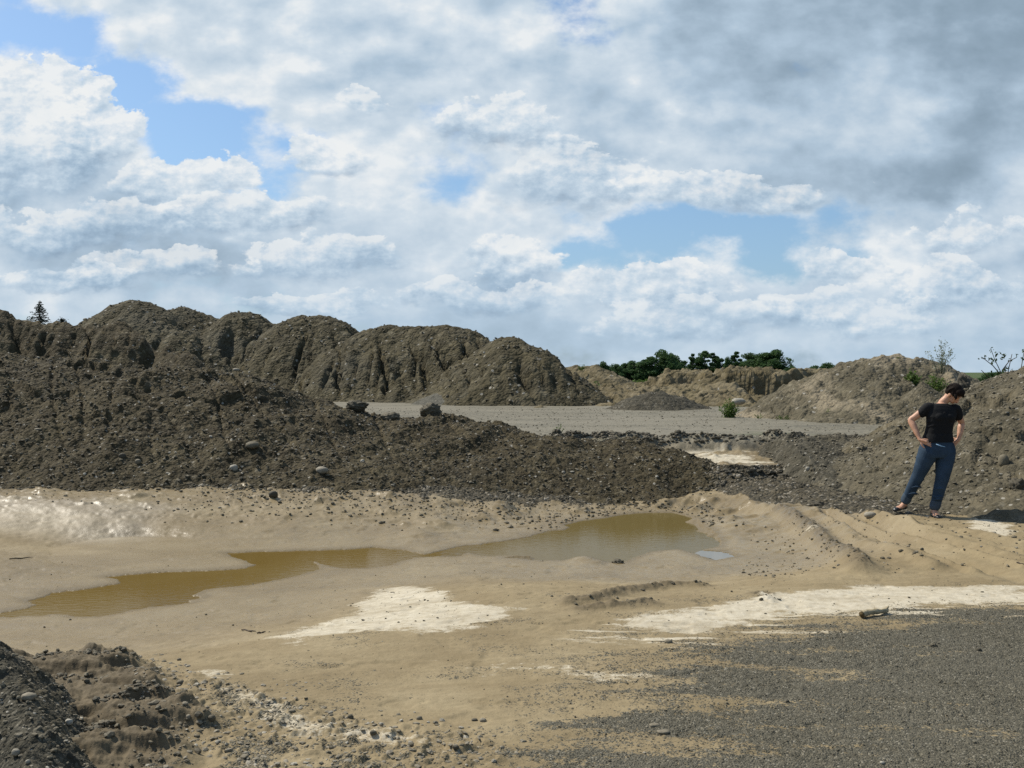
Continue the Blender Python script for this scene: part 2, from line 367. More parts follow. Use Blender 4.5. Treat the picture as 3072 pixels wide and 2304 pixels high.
def fields(x, y):
    """height and surface masks of the ground sheet"""
    sdw0 = poly_sd(x, y, water_poly)
    near = (y < 24)
    sdw = sdw0 + 0.05 * fbm(x * 3, y * 3, 3, 21) + 0.02 * perlin(x * 14, y * 14, 4)
    h = low_ground(x, y, sdw)
    land = ss(0.0, 0.5, sdw)
    # gentle undulation and texture
    h = h + land * 0.018 * fbm(x * 0.9, y * 1.6, 4, 31)
    h = h + land * 0.009 * fbm(x * 4, y * 7, 4, 33, .6) * near - land * near * .009 * ss(.16, .40, fbm(x * 3.2, y * 4.2, 3, 34))
    for p, w, a in lumps:
        d2 = ((x - p[0]) ** 2 + ((y - p[1]) * .8) ** 2) / (w * w)
        h = h + a * np.exp(-d2 * (1 + .5 * perlin(x * 5, y * 5, 40)))
    clod = np.zeros(np.shape(x))
    for L, w, a in ridges:
        d = line_dist(x, y, L)
        wv = w * (1 + .25 * perlin(x * 2, y * 2, 41))
        h = h + a * np.exp(-(d / wv) ** 2) * (1 + .22 * perlin(x * 5, y * 5, 42))
    h = h - 0.05 * np.exp(-(line_dist(x, y, rut) / .13) ** 2) - 0.045 * np.exp(-(line_dist(x, y, rut2) / .11) ** 2)
    for L in clod_lines:
        d = line_dist(x, y, L)
        clod = np.maximum(clod, np.exp(-((d + .05 * perlin(x * 5, y * 5, 44)) / .09) ** 2))
    bil_ = billow(x * 9, y * 9, 3, 45)
    h = h + clod * 0.05 * bil_
    brown = ss(0.12, -0.12, poly_sd(x, y, brown_poly) + .12 * fbm(x * 3, y * 3, 3, 46))
    rough = np.zeros(np.shape(x))
    for p in rough_polys:
        rough = np.maximum(rough, ss(.15, -.1, poly_sd(x, y, p) + .15 * fbm(x * 4, y * 4, 3, 47)))
    h = h + rough * (0.035 * billow(x * 6, y * 7, 3, 48) + .02 * ss(.05, .35, fbm(x * 11, y * 11, 2, 49)))
    # terraced wash ledges on the brown slope
    led = fbm(x * 1.2, y * 3.2, 3, 50)
    h = h + brown * (0.10 * ss(-.1, .15, led) * .7 + .05 * billow(x * 7, y * 9, 4, 51, .6) + 0.02 + .012 * fbm(x * 22, y * 24, 3, 53))
    # crusts
    crust = np.zeros(np.shape(x))
    st = fbm(x * 2.0, y * 5.0, 5, 52, .6)
    for p in crust_polys:
        crust = np.maximum(crust, ss(.11, -.15, poly_sd(x, y, p) + .20 * st + .06 * fbm(x * 9, y * 14, 3, 64)))
    for p in crust_soft:
        e = ss(.25, -.30, poly_sd(x, y, p)) * .95
        crust = np.maximum(crust, .62 * ss(.35, .85, e + .5 * st + .3 * fbm(x * 14, y * 22, 3, 60)))
    fine_b = fbm(x * 3.5, y * 7, 4, 61, .65)
    crust = np.maximum(crust, .30 * ss(.25, .6, fine_b) * ss(1.0, 2.2, sdw) * ss(8.8, 7.0, y) * ss(3.5, 1, np.abs(x + .6)))
    # gravel foreground with drifts of sand across its edge
    sg = poly_sd(x, y, gravel_edge)
    st2 = fbm(x * 1.1 + .4 * y, y * 3.6, 5, 55, .6)
    drift = .62 * ss(3.4, 0.2, np.abs(x - 1.2)) + .10
    gr = ss(.30, -.45, sg + drift * 1.7 * st2 + .05 * fbm(x * 12, y * 20, 3, 57))
    st3 = fbm(x * .9 + .55 * y, y * 3.8, 5, 62, .62)
    gr = gr * (1 - .68 * ss(-.02, .55, st3 + .30 * ss(3.2, .3, x) - .13 + .12 * ss(1.2, 0., -sg)))
    crust = np.maximum(crust, .75 * ss(.10, .34, fbm(x * .8 + .2 * y, y * 6.5, 5, 63, .62) + .25 * ss(.9, .1, np.abs(poly_sd(x, y, crust_polys[1])))-.12) * ss(.9, .25, poly_sd(x, y, crust_polys[1])) * (sg < .6))
    gr = gr * (1 - .93 * crust)
    sprinkle = ss(.15, .55, fbm(x * 1.5, y * 3, 4, 58) + .35 * ss(2.2, 0.0, sg)) * .30 * ss(1.6, 2.4, sdw) * ss(9, 7, y)
    gr = np.maximum(gr, sprinkle * (1 - crust))
    gr = np.maximum(gr, rough * .55 * ss(-.1, .3, fbm(x * 3, y * 5, 3, 59)))
    # black-brown gravel creeping down from the banks
    edge = 14.35 + 1.1 * ss(.0, 2.2, x) - 1.9 * ss(3.1, 3.9, x) - 1.9 * ss(3.6, 4.5, x) + .5 * fbm(x * .6, 0 * y, 3, 66) + .5 * fbm(x * 3, y * 1.5, 4, 67)
    edge = edge + 1.5 * np.exp(-((x - 3.6) / .5) ** 2) * 0
    bank = ss(edge, edge + .5, y) * ss(18.6, 18.0, y)
    gapflat = ss(2.45, 2.65, x) * ss(4.95, 4.75, x) * ss(16.4, 16.45, y + 0.20 * perlin(x * 1.6, 3.3, 5)) * ss(18.4, 18.1, y)
    bank = bank * (1 - gapflat)
    crust = np.maximum(crust, gapflat * ss(-.35, .15, fbm(x * 1.2, y * 4, 3, 68) - .3 * ss(3.6, 4.5, x)) * .9)
    terr = ss(17.9, 18.6, y + .25 * fbm(x * 1.1, y * 1.1, 3, 8))
    dry = ss(0.9, 2.8, sdw + .6 * fbm(x * .7, y * 1.4, 3, 69))
    farw = ss(11.5, 14.0, y)
    wet = (1 - dry)
    # splash of clods and pebbly slurry along the far shore
    h = h + farw * land * (1 - terr) * .022 * ss(.0, .6, fbm(x * 5, y * 5, 3, 70)) 
    h = h + bank * .05 * billow(x * 5, y * 5, 4, 71)
    edgeb = ss(17.7, 18.2, y) * ss(19.2, 18.3, y)
    h = h + edgeb * .16 * ss(.02, .5, fbm(x * 1.5, y * 1.8, 4, 72))* ss(-3, 0, x)
    h = h + gr * .004 * perlin(x * 40, y * 40, 73) * near
    gz = ss(-4.1, -5.1, x + .5 * fbm(x * 2, y * 2, 3, 76)) * ss(11.6, 12.3, y) * ss(13.7, 13.0, y + .4 * fbm(x * 1.5, y * 2, 3, 82))
    h = h - ss(-3.5, -4.8, x) * .17 * ss(10.2, 11.8, y) * (1 - ss(12.0, 12.9, y + .3 * fbm(x, y, 3, 77)))
    h = np.where(sdw > .12, np.maximum(h, WZ + .012 + .02 * ss(.1, 1, sdw)), h)
    h = h + gz * (.006 * billow(x * 2.0 + 1.3 * y, y * 4.5, 3, 78) + .004 * perlin(x * 9 + 3 * y, y * 17, 85))
    h = h + farw * land * (1 - terr) * (.05 * ss(.05, .5, fbm(x * 1.6, y * 2.2, 4, 79)) + .012 * fbm(x * 7, y * 7, 3, 80))
    wet = np.maximum(wet, farw * .9)
    shore = ss(.16, .02, sdw)
    green = ss(55, 90, y + 20 * fbm(x * .03, y * .03, 3, 74))
    green = np.maximum(green, .45 * terr * ss(.25, .5, fbm(x * .5, y * .8, 4, 75)) * ss(22, 19, y))
    return h, dict(shore=shore, glaze=gz, crust=crust, gravel=gr, bank=bank, terrace=terr, wet=wet, brown=np.maximum(brown, clod * .8), green=green)

def ground_h(x, y):
    return fields(np.atleast_1d(np.asarray(x, float)), np.atleast_1d(np.asarray(y, float)))[0]

# --- mounds: ridge lines with talus slopes
def capsule_heap(x, y, pts, k, r=.3, sm=.12):
    hh = None
    for i in range(max(1, len(pts) - 1)):
        a = pts[i]; b = pts[min(i + 1, len(pts) - 1)]
        d, t = seg_dist(x, y, a, b)
        z = a[2] + (b[2] - a[2]) * t
        v = z - k * (np.sqrt(d * d + r * r) - r)
        hh = v if hh is None else (np.maximum(hh, v) + sm * np.exp(-np.abs(hh - v) / sm) * .5)
    return hh

def lumpy(x, y, amp, sc, seed):
    return amp * (billow(x * sc, y * sc, 4, seed, .55) - .3) * 1.4 + amp * .6 * fbm(x * sc * 3.3, y * sc * 3.3, 3, seed + 9)

bank_pts = chain([(-500, 740, 18.0), (-150, 755, 18.4), (0, 774, 18.4), (150, 783, 18.6), (260, 800, 18.2), (370, 803, 18.2), (450, 792, 18.4), (515, 812, 18.4), (580, 858, 18.7), (640, 890, 18.7), (700, 903, 18.7),
    (860, 906, 18.5), (940, 897, 18.4), (1000, 918, 18.3), (1080, 938, 18.1), (1160, 950, 17.9), (1300, 956, 17.8), (1380, 966, 17.6), (1450, 986, 17.1), (1495, 1002, 16.7), (1522, 1035, 16.2)])
spur = [at(110, 850, 17.4), at(170, 980, 16.4)]
def h_bank(x, y):
    yw = y + .12 * fbm(x * 1.3, y * 1.3, 3, 81)
    xw = x + .15 * fbm(x * 1.1, y * 1.1, 3, 83)
    h = capsule_heap(xw, yw, bank_pts, .52 - .14 * ss(-5.0, -1.6, x) + .25 * ss(2.2, 3.0, x), .3)
    h = np.maximum(h, capsule_heap(xw, yw, [spur[0], spur[1]], 1.1, .3))
    dep = 2.1 - h
    h = h + lumpy(x, y, .042, 3.2, 84) * ss(-.6, .3, h + .3) + .26 * fbm(x * .75 - y * .25, y * .45, 3, 87) * ss(-.3, .5, h)
    # slumps and sharp little scarps high on the slope
    sc = fbm(x * 1.3 + .5 * y, y * 1.8, 4, 88)
    h = h - .10 * ss(.14, .19, sc) * ss(.5, 1.4, h) - .06 * ss(.09, 0, np.abs(perlin(x * 1.1 + .5 * y, 1.7 + y * .2, 86))) * ss(0, .8, h)
    h = h + .03 * ss(.1, .4, fbm(x * 9, y * 9, 2, 89))
    return h
rb_pts = chain([(1712, 975, 16.6), (1735, 952, 17.3), (1830, 958, 17.4), (1940, 962, 17.2), (2060, 955, 17.0), (2150, 940, 16.8)])
def h_rbank(x, y):
    h = capsule_heap(x + .15 * fbm(x, y, 3, 91), y + .15 * fbm(x, y, 3, 92), rb_pts, .19, .15)
    side = 4.62 + .2 * perlin(y * 1.5, 3.2, 93)
    h = h - 1.1 * np.clip(side - x, 0, 2)
    h = h + lumpy(x, y, .05, 2.6, 94) + .08 * ss(.15, .5, fbm(x * 1.7, y * 1.7, 4, 95)) * ss(15.5, 17, y)
    return h
rm_pts = chain([(2052, 893, 17.6), (2090, 858, 17.0), (2150, 832, 16.5), (2212, 806, 16.0), (2330, 755, 15.2), (2600, 640, 14.2)])
def h_rmound(x, y):
    h = capsule_heap(x + .1 * fbm(x, y, 3, 101), y + .1 * fbm(x, y, 3, 102), rm_pts, .52, .2)
    h = np.maximum(h, capsule_heap(x, y, [(8.0, 13.6, .95), (6.45, 12.5, .40), (6.1, 11.9, .22)], .42, .2))
    g = perlin(x * 1.2 - y * .55, 2.3 + y * .15 + x * .15, 103)
    h = h + lumpy(x, y, .055, 2.4, 104) - .10 * ss(.10, .0, np.abs(g)) * ss(0.2, .9, h)
    h = h - .12 * ss(.13, .17, fbm(x * 1.4, y * 1.2, 3, 106)) * ss(.1, .6, h)
    return h
nl_pts = [at(-260, 1300, 4.9), at(-60, 1338, 4.9), at(25, 1402, 4.75), at(95, 1500, 4.45), at(128, 1590, 4.1), at(120, 1690, 3.8), at(90, 1900, 3.3)]
def h_near(x, y):
    h = capsule_heap(x + .10, y, nl_pts, 1.0, .05, .04)
    lx = np.clip(-2.1 - x, 0, 3)
    h = h + .0 * lx + lumpy(x, y, .03, 5, 111) + .02 * ss(.15, .4, fbm(x * 16, y * 16, 3, 112))
    return h
def gully(x, y, seed, s, w=.10, slant=0.0):
    g = perlin(x * s + slant * y + .35 * fbm(x * .8, y * .5, 3, seed + 3), y * s * .10 + 5.5, seed)
    return ss(w, 0.0, np.abs(g))
def ridge(x, y, pts, k, r, seed, gs=.55, ga=.55, lump=.12, slant=0.0):
    top = capsule_heap(x, y, pts, .0001, .01)
    h = capsule_heap(x + .45 * fbm(x * .5, y * .5, 3, seed), y + .5 * fbm(x * .35, y * .35, 3, seed + 1), pts, k, r, .12)
    dz = np.clip(np.max([p[2] for p in pts]) - h, 0, None)
    e = ss(.3, 1.6, dz) * ss(-.2, 1.2, h - .5)
    h = h - ga * e * gully(x, y, seed + 10, gs, .13, slant) - ga * .45 * e * gully(x, y, seed + 20, gs * 2.6, .12, slant)
    h = h + e * .35 * fbm(x * .9, y * .25, 3, seed + 30)
    h = h + lumpy(x, y, lump, 1.2, seed + 40) + .05 * ss(.1, .4, fbm(x * 3.5, y * 3.5, 3, seed + 50))
    return h
# (name, label, crest points, slope, rounding, grid box pad, gully scale, gully depth, lump, material key)
def shoulder(X0, X1, Y, d, drop=6):
    return [(X0, Y + drop, d), (X0 * .7 + X1 * .3, Y, d), (X0 * .3 + X1 * .7, Y, d), (X1, Y + drop, d)]
RIDGES = [
 ("tall cone-shaped gravel mound, the highest point of the long ridge", [(262, 658, 49), (285, 650, 49), (318, 655, 49), (345, 672, 48.5)], .70, .5, .5, .12, .04, 0.0, 'bankM', .1),
 ("rounded gravel mound beside the highest cone, with a dark hollow under its top", [(365, 672, 50), (395, 666, 50), (425, 678, 50), (445, 692, 50)], .72, .8, .5, .3, .10, 0.0, 'bankM', .1),
 ("small round-topped gullied mound, third from the spruce along the long ridge", [(487, 688, 49), (505, 676, 49), (545, 677, 49), (566, 695, 49), (580, 702, 49)], .82, .5, .55, .45, .10, 0.0, 'bankM', .1),
 ("gullied dome-topped gravel mound in the middle of the long ridge", [(622, 696, 48), (650, 684, 48), (700, 684, 48), (740, 698, 47.5), (770, 714, 47.5)], .82, .6, .48, .42, .10, 0.0, 'bankM', .1),
 ("broadest mound of the ridge, flat-crested and gullied, next to the end mound", [(795, 712, 45), (840, 704, 45), (900, 708, 44.5), (960, 706, 44), (1000, 712, 43.5), (1030, 730, 43)], .80, .5, .6, .6, .12, .15, 'bankM', .1),
 ("end mound of the gullied ridge, sloping down to the grey flat", [(1062, 742, 40.5), (1085, 732, 40), (1115, 733, 39.5), (1145, 750, 39), (1175, 765, 38.5), (1205, 800, 38)], .80, .4, .6, .5, .10, .25, 'bankM', .1),
]


# ------------------------------------------------------------------ materials
def new_mat(name):
    m = bpy.data.materials.new(name); m.use_nodes = True
    m.node_tree.nodes.clear()
    t = NT(m.node_tree)
    b = t.n('ShaderNodeBsdfPrincipled'); o = t.n('ShaderNodeOutputMaterial')
    t.l(b.outputs[0], o.inputs[0])
    g = t.n('ShaderNodeNewGeometry')
    return m, t, b, g.outputs['Position']
def attr(t, name):
    a = t.n('ShaderNodeAttribute', attribute_name=name)
    return a.outputs['Fac']
def bump(t, b, h, strength, dist, normal=None):
    nd = t.n('ShaderNodeBump'); nd.inputs['Strength'].default_value = strength; nd.inputs['Distance'].default_value = dist
    t.l(h, nd.inputs['Height'])
    if normal: t.l(normal, nd.inputs['Normal'])
    t.l(nd.outputs[0], b.inputs['Normal'])
    return nd.outputs[0]

def pebble_color(t, pos, scale, stops):
    v = t.vor(pos, scale)
    s = t.n('ShaderNodeSeparateColor'); t.l(v.outputs['Color'], s.inputs[0])
    return t.ramp(s.outputs[0], stops), v.outputs['Distance']

def mat_ground():
    m, t, b, pos = new_mat("ground")
    nA = t.noise(pos, 1.3, 6, .6).outputs['Fac']
    nB = t.noise(pos, 14, 5, .65).outputs['Fac']
    gv = t.vor(pos, 110); gs_ = t.n('ShaderNodeSeparateColor'); t.l(gv.outputs['Color'], gs_.inputs[0])
    gv2 = t.vor(pos, 34); gs2 = t.n('ShaderNodeSeparateColor'); t.l(gv2.outputs['Color'], gs2.inputs[0])
    rnd = t.m('ADD', t.m('MULTIPLY', gs_.outputs[1], .62), t.m('MULTIPLY', gs2.outputs[1], .38))
    mud = t.ramp(nA, [(.3, (.205, .155, .082)), (.5, (.255, .198, .110)), (.7, (.31, .248, .146))])
    mud = t.mix(t.mr(nB, .3, .7, 0, .28), mud, (.16, .12, .065))
    wet = attr(t, 'wet')
    mpd = t.n('ShaderNodeMapping'); mpd.inputs['Scale'].default_value = (.6, 1.6, 1); t.l(pos, mpd.inputs[0])
    damp = t.noise(mpd.outputs[0], 1.1, 7, .66, .6).outputs['Fac']
    mud = t.mix(t.mr(damp, .48, .66, 0, .42), mud, (.165, .122, .062))
    pv_ = t.vor(pos, 55); ps_ = t.n('ShaderNodeSeparateColor'); t.l(pv_.outputs['Color'], ps_.inputs[0])
    grit = t.m('MULTIPLY', t.m('GREATER_THAN', ps_.outputs[0], .94), t.m('LESS_THAN', pv_.outputs['Distance'], .35))
    mud = t.mix(t.m('MULTIPLY', grit, .5), mud, (.09, .075, .045))
    mud = t.mix(t.m('MULTIPLY', wet, .30), mud, (.18, .13, .062))
    mud = t.mix(t.m('MULTIPLY', attr(t, 'shore'), .5), mud, (.115, .082, .036))
    brown = t.ramp(nB, [(.3, (.075, .058, .033)), (.7, (.145, .112, .066))])
    mud = t.mix(attr(t, 'brown'), mud, brown)
    g1, d1 = pebble_color(t, pos, 110, [(0, (.042, .038, .025)), (.5, (.082, .074, .050)), (.8, (.115, .103, .070)), (.93, (.20, .18, .13)), (1, (.38, .35, .28))])
    g2, d2 = pebble_color(t, pos, 55, [(0, (.055, .050, .034)), (.6, (.092, .083, .058)), (1, (.16, .14, .10))])
    gr = t.mix(.45, g1, g2)
    gr = t.mix(t.mr(nA, .35, .7, 0, .35), gr, (.12, .11, .083))
    gm = attr(t, 'gravel')
    gmx = t.mr(t.m('SUBTRACT', gm, rnd), -.10, .10)
    gmx = t.m('MULTIPLY', gmx, t.mr(gm, 0, .12))
    cm = attr(t, 'crust')
    cf = t.m('ADD', t.m('MULTIPLY', t.m('SUBTRACT', t.noise(pos, 22, 5, .7).outputs['Fac'], .5), .9), t.m('MULTIPLY', t.m('SUBTRACT', rnd, .5), .45))
    cm = t.m('MULTIPLY', t.mr(t.m('ADD', cm, cf), .25, .80), t.mr(cm, 0, .12))
    cm = t.m('MULTIPLY', cm, t.mr(damp, .45, .75, 1.0, .55))
    crust = t.ramp(nB, [(.3, (.36, .305, .21)), (.5, (.47, .415, .31)), (.75, (.56, .505, .395))])
    col = t.mix(cm, mud, crust)
    col = t.mix(gmx, col, gr)
    bk, d3 = pebble_color(t, pos, 26, [(0, (.028, .026, .018)), (.55, (.056, .046, .027)), (.9, (.10, .083, .053)), (1, (.26, .235, .19))])
    bm = attr(t, 'bank')
    bmx = t.mr(t.m('ADD', bm, t.m('MULTIPLY', t.m('SUBTRACT', t.noise(pos, 9, 5, .7).outputs['Fac'], .5), 1.2)), .35, .65)
    bmx = t.m('MULTIPLY', bmx, t.mr(bm, 0, .1))
    bmx = t.m('MULTIPLY', bmx, t.m('SUBTRACT', 1.0, cm))
    col = t.mix(bmx, col, bk)
    tg, d4 = pebble_color(t, pos, 16, [(0, (.10, .091, .066)), (.6, (.15, .136, .10)), (1, (.21, .19, .14))])
    mpt = t.n('ShaderNodeMapping'); mpt.inputs['Scale'].default_value = (.35, 1.3, 1); t.l(pos, mpt.inputs[0])
    tn = t.noise(mpt.outputs[0], .5, 6, .62).outputs['Fac']
    tg = t.mix(t.mr(tn, .42, .60, 0, .7), tg, (.20, .18, .135))
    tg = t.mix(t.mr(t.noise(pos, .7, 4, .6).outputs['Fac'], .55, .75, 0, .5), tg, (.085, .082, .068))
    col = t.mix(attr(t, 'terrace'), col, tg)
    gn = t.ramp(t.noise(pos, .8, 6, .7).outputs['Fac'], [(.3, (.03, .05, .014)), (.7, (.085, .115, .03))])
    col = t.mix(attr(t, 'green'), col, gn)
    t.l(col, b.inputs['Base Color'])
    dry = t.m('MAXIMUM', t.m('MAXIMUM', gmx, cm), t.m('MAXIMUM', bmx, attr(t, 'terrace')))
    r = t.m('SUBTRACT', .80, t.m('MULTIPLY', t.m('MULTIPLY', wet, t.m('SUBTRACT', 1.0, dry)), t.mr(nB, .35, .65, .55, .36)))
    r = t.m('SUBTRACT', r, t.m('MULTIPLY', attr(t, 'glaze'), .02))
    t.l(r, b.inputs['Roughness'])
    b.inputs['Specular IOR Level'].default_value = .32
    t.l(t.m('ADD', .22, t.m('MULTIPLY', attr(t, 'glaze'), .75)), b.inputs['Specular IOR Level'])
    hh = t.m('ADD', t.m('MULTIPLY', t.m('SUBTRACT', 1.0, d1), t.m('MULTIPLY', gmx, .75)), t.m('MULTIPLY', t.m('SUBTRACT', 1.0, d3), t.m('MULTIPLY', bmx, 2.4)))
    hh = t.m('ADD', hh, t.m('MULTIPLY', nB, .8))
    hh = t.m('ADD', hh, t.m('MULTIPLY', t.noise(pos, 70, 3, .6).outputs['Fac'], t.m('ADD', .10, t.m('MULTIPLY', gm, .5))))
    bump(t, b, hh, .9, .012)
    return m

def mat_mound(name, stops, sc, tint=None, tcol=None, strength=1.0, dist=.04, spk=.965, stretch=None):
    """loose gravel and clay: speckled stones in darker fines"""
    m, t, b, pos = new_mat(name)
    v, d = pebble_color(t, pos, sc, stops)
    v2, d2 = pebble_color(t, pos, sc * .38, stops)
    nA = t.noise(pos, .55, 6, .6).outputs['Fac']
    nB = t.noise(pos, sc * .16, 6, .68).outputs['Fac']
    c = t.mix(.45, v, v2)
    c = t.mix(t.mr(nB, .38, .66, 0, .75), c, stops[0][1])
    if tint:
        src = pos
        if stretch:
            mp = t.n('ShaderNodeMapping'); mp.inputs['Scale'].default_value = stretch; t.l(pos, mp.inputs[0]); src = mp.outputs[0]
        nt = t.noise(src, tint[0], 6, .62, .4).outputs['Fac']
        c = t.mix(t.mr(nt, tint[1], tint[2], 0, tint[3]), c, tcol)
    c = t.mix(t.mr(nA, .3, .7, .0, .35), c, tuple(x * 1.35 for x in stops[1][1]))
    # scattered pale stones
    v3 = t.vor(pos, sc * .8)
    s3 = t.n('ShaderNodeSeparateColor'); t.l(v3.outputs['Color'], s3.inputs[0])
    pale = t.m('MULTIPLY', t.m('GREATER_THAN', s3.outputs[1], spk), t.m('LESS_THAN', v3.outputs['Distance'], .42))
    c = t.mix(t.m('MULTIPLY', pale, .85), c, (.30, .28, .235))
    t.l(c, b.inputs['Base Color'])
    b.inputs['Roughness'].default_value = .9
    b.inputs['Specular IOR Level'].default_value = .2
    h = t.m('ADD', t.m('MULTIPLY', t.m('SUBTRACT', 1.0, d), .5), t.m('MULTIPLY', t.m('SUBTRACT', 1.0, d2), .8))
    h = t.m('ADD', h, t.m('MULTIPLY', nB, 1.6))
    bump(t, b, h, strength, dist)
    return m

DK = [(0, (.023, .018, .009)), (.55, (.054, .0425, .021)), (.9, (.10, .082, .046)), (1, (.20, .175, .125))]
M = {}
M['ground'] = mat_ground()
M['bank'] = mat_mound("dark_bank_gravel", DK, 24, (.8, .5, .75, .55), (.115, .095, .052), 1.0, .035, .975)
M['bankM'] = mat_mound("ridge_gravel", [(0, (.025, .021, .010)), (.55, (.066, .055, .028)), (.9, (.112, .094, .054)), (1, (.19, .17, .12))], 9, (.35, .5, .72, .6), (.105, .096, .070), 1.0, .10, .972)
M['rmound'] = mat_mound("brown_gravel", [(0, (.04, .035, .022)), (.55, (.090, .077, .049)), (.9, (.14, .12, .08)), (1, (.26, .235, .18))], 22, (.9, .45, .7, .6), (.165, .138, .088), 1.0, .035, .965)
M['rbank'] = mat_mound("grey_brown_gravel", [(0, (.028, .026, .018)), (.55, (.066, .058, .040)), (.9, (.11, .097, .068)), (1, (.2, .18, .14))], 24, (.9, .5, .75, .5), (.105, .09, .058), 1.0, .03, .972)
M['sand'] = mat_mound("sandy_cliff_soil", [(0, (.070, .056, .028)), (.55, (.125, .102, .055)), (.9, (.165, .138, .082)), (1, (.28, .24, .17))], 6, (.45, .45, .7, .7), (.20, .165, .105), 1.0, .12, .985, (1, 1, 3))
M['sandgrey'] = mat_mound("sandy_grey_gravel", [(0, (.055, .048, .03)), (.55, (.105, .090, .058)), (.9, (.15, .13, .085)), (1, (.27, .24, .18))], 12, (.5, .46, .62, .8), (.27, .225, .155), 1.0, .07, .97, (1.8, .5, .5))
M['grey'] = mat_mound("grey_fine_gravel", [(0, (.06, .056, .044)), (.55, (.095, .09, .07)), (.9, (.125, .117, .092)), (1, (.2, .18, .145))], 18, (.8, .5, .7, .5), (.13, .12, .09), .6, .04, .985)
M['soil'] = mat_mound("dark_soil", [(0, (.03, .022, .012)), (.55, (.07, .052, .03)), (.9, (.10, .08, .045)), (1, (.15, .12, .08))], 5, None, None, 1.0, .12, .99)
M['near'] = mat_mound("near_dark_gravel", [(0, (.022, .021, .016)), (.55, (.050, .045, .031)), (.85, (.095, .085, .060)), (1, (.26, .235, .18))], 70, (3.0, .5, .72, .5), (.09, .075, .045), 1.0, .014, .97)

def simple(name, col, rough=.8, var=.25, scale=20, spec=.3, bmp=.0, bdist=.01):
    m, t, b, pos = new_mat(name)
    tc = t.n('ShaderNodeTexCoord').outputs['Object']
    n = t.noise(tc, scale, 5, .6).outputs['Fac']
    c = t.ramp(n, [(.3, tuple(x * (1 - var) for x in col)), (.7, tuple(min(1, x * (1 + var)) for x in col))])
    t.l(c, b.inputs['Base Color'])
    b.inputs['Roughness'].default_value = rough
    b.inputs['Specular IOR Level'].default_value = spec
    if bmp: bump(t, b, n, bmp, bdist)
    return m
def mat_stone():
    m, t, b, pos = new_mat("stone")
    tone = attr(t, 'tone')
    c = t.ramp(tone, [(0, (.035, .029, .017)), (.35, (.080, .067, .040)), (.65, (.155, .130, .082)), (.85, (.24, .205, .145)), (1, (.40, .37, .30))])
    n = t.noise(pos, 60, 4, .6).outputs['Fac']
    c = t.mix(t.mr(n, .3, .7, 0, .35), c, (.06, .052, .036))
    t.l(c, b.inputs['Base Color']); b.inputs['Roughness'].default_value = .8
    bump(t, b, n, .5, .006)
    return m
M['stone'] = mat_stone()
def mat_leaf(name, c1, c2, trans=.25):
    m, t, b, pos = new_mat(name)
    n = t.noise(pos, 1.1, 3, .6).outputs['Fac']
    n2 = t.noise(pos, 17, 2, .6).outputs['Fac']
    c = t.ramp(t.m('ADD', t.m('MULTIPLY', n, .6), t.m('MULTIPLY', n2, .4)), [(.35, c1), (.65, c2)])
    t.l(c, b.inputs['Base Color']); b.inputs['Roughness'].default_value = .6
    b.inputs['Specular IOR Level'].default_value = .2
    tr = t.n('ShaderNodeBsdfTranslucent'); t.l(c, tr.inputs[0])
    mx = t.n('ShaderNodeMixShader'); mx.inputs[0].default_value = trans
    t.l(b.outputs[0], mx.inputs[1]); t.l(tr.outputs[0], mx.inputs[2])
    out = [x for x in t.t.nodes if x.type == 'OUTPUT_MATERIAL'][0]
    t.l(mx.outputs[0], out.inputs[0])
    return m
M['tree'] = mat_leaf("tree_leaves", (.042, .088, .034), (.088, .15, .052), .4)
M['spruce'] = mat_leaf("spruce_needles", (.012, .026, .018), (.028, .045, .030), .1)
M['weed'] = mat_leaf("weed_leaves", (.06, .105, .02), (.13, .19, .045), .35)
M['sapling'] = mat_leaf("pale_leaves", (.14, .17, .10), (.24, .27, .19), .4)
M['bark'] = simple("bark", (.07, .055, .04), .9)
M['stem'] = simple("pale_stem", (.20, .20, .14), .8)
def mat_water():
    m, t, b, pos = new_mat("muddy_water")
    n = t.noise(pos, .55, 3, .5).outputs['Fac']
    c = t.ramp(n, [(.35, (.128, .084, .022)), (.65, (.150, .106, .036))])
    sx = t.n('ShaderNodeSeparateXYZ'); t.l(pos, sx.inputs[0])
    c = t.mix(t.mr(sx.outputs[0], -1.5, 1.5), c, (.122, .092, .032))
    t.l(c, b.inputs['Base Color'])
    b.inputs['Roughness'].default_value = .06
    b.inputs['IOR'].default_value = 1.14
    b.inputs['Specular IOR Level'].default_value = .2
    mp = t.n('ShaderNodeMapping'); mp.inputs['Scale'].default_value = (1.0, 2.2, 1); t.l(pos, mp.inputs[0])
    bump(t, b, t.noise(mp.outputs[0], 9, 3, .55).outputs['Fac'], .35, .004)
    return m
M['water'] = mat_water()

# ------------------------------------------------------------------ mesh helpers
def mesh_np(name, V, Fq, mat=None, smooth=True, attrs=None):
    me = bpy.data.meshes.new(name)
    V = np.asarray(V, np.float32); Fq = np.asarray(Fq, np.int32)
    k = Fq.shape[1]
    me.vertices.add(len(V)); me.vertices.foreach_set('co', V.ravel())
    me.loops.add(Fq.size); me.loops.foreach_set('vertex_index', Fq.ravel())
    me.polygons.add(len(Fq))
    me.polygons.foreach_set('loop_start', np.arange(0, Fq.size, k, dtype=np.int32))
    me.polygons.foreach_set('loop_total', np.full(len(Fq), k, np.int32))
    me.polygons.foreach_set('use_smooth', np.full(len(Fq), smooth, bool))
    if attrs:
        for a, v in attrs.items():
            at_ = me.attributes.new(a, 'FLOAT', 'POINT'); at_.data.foreach_set('value', np.asarray(v, np.float32))
    me.update(calc_edges=True)
    if mat: me.materials.append(mat)
    return me
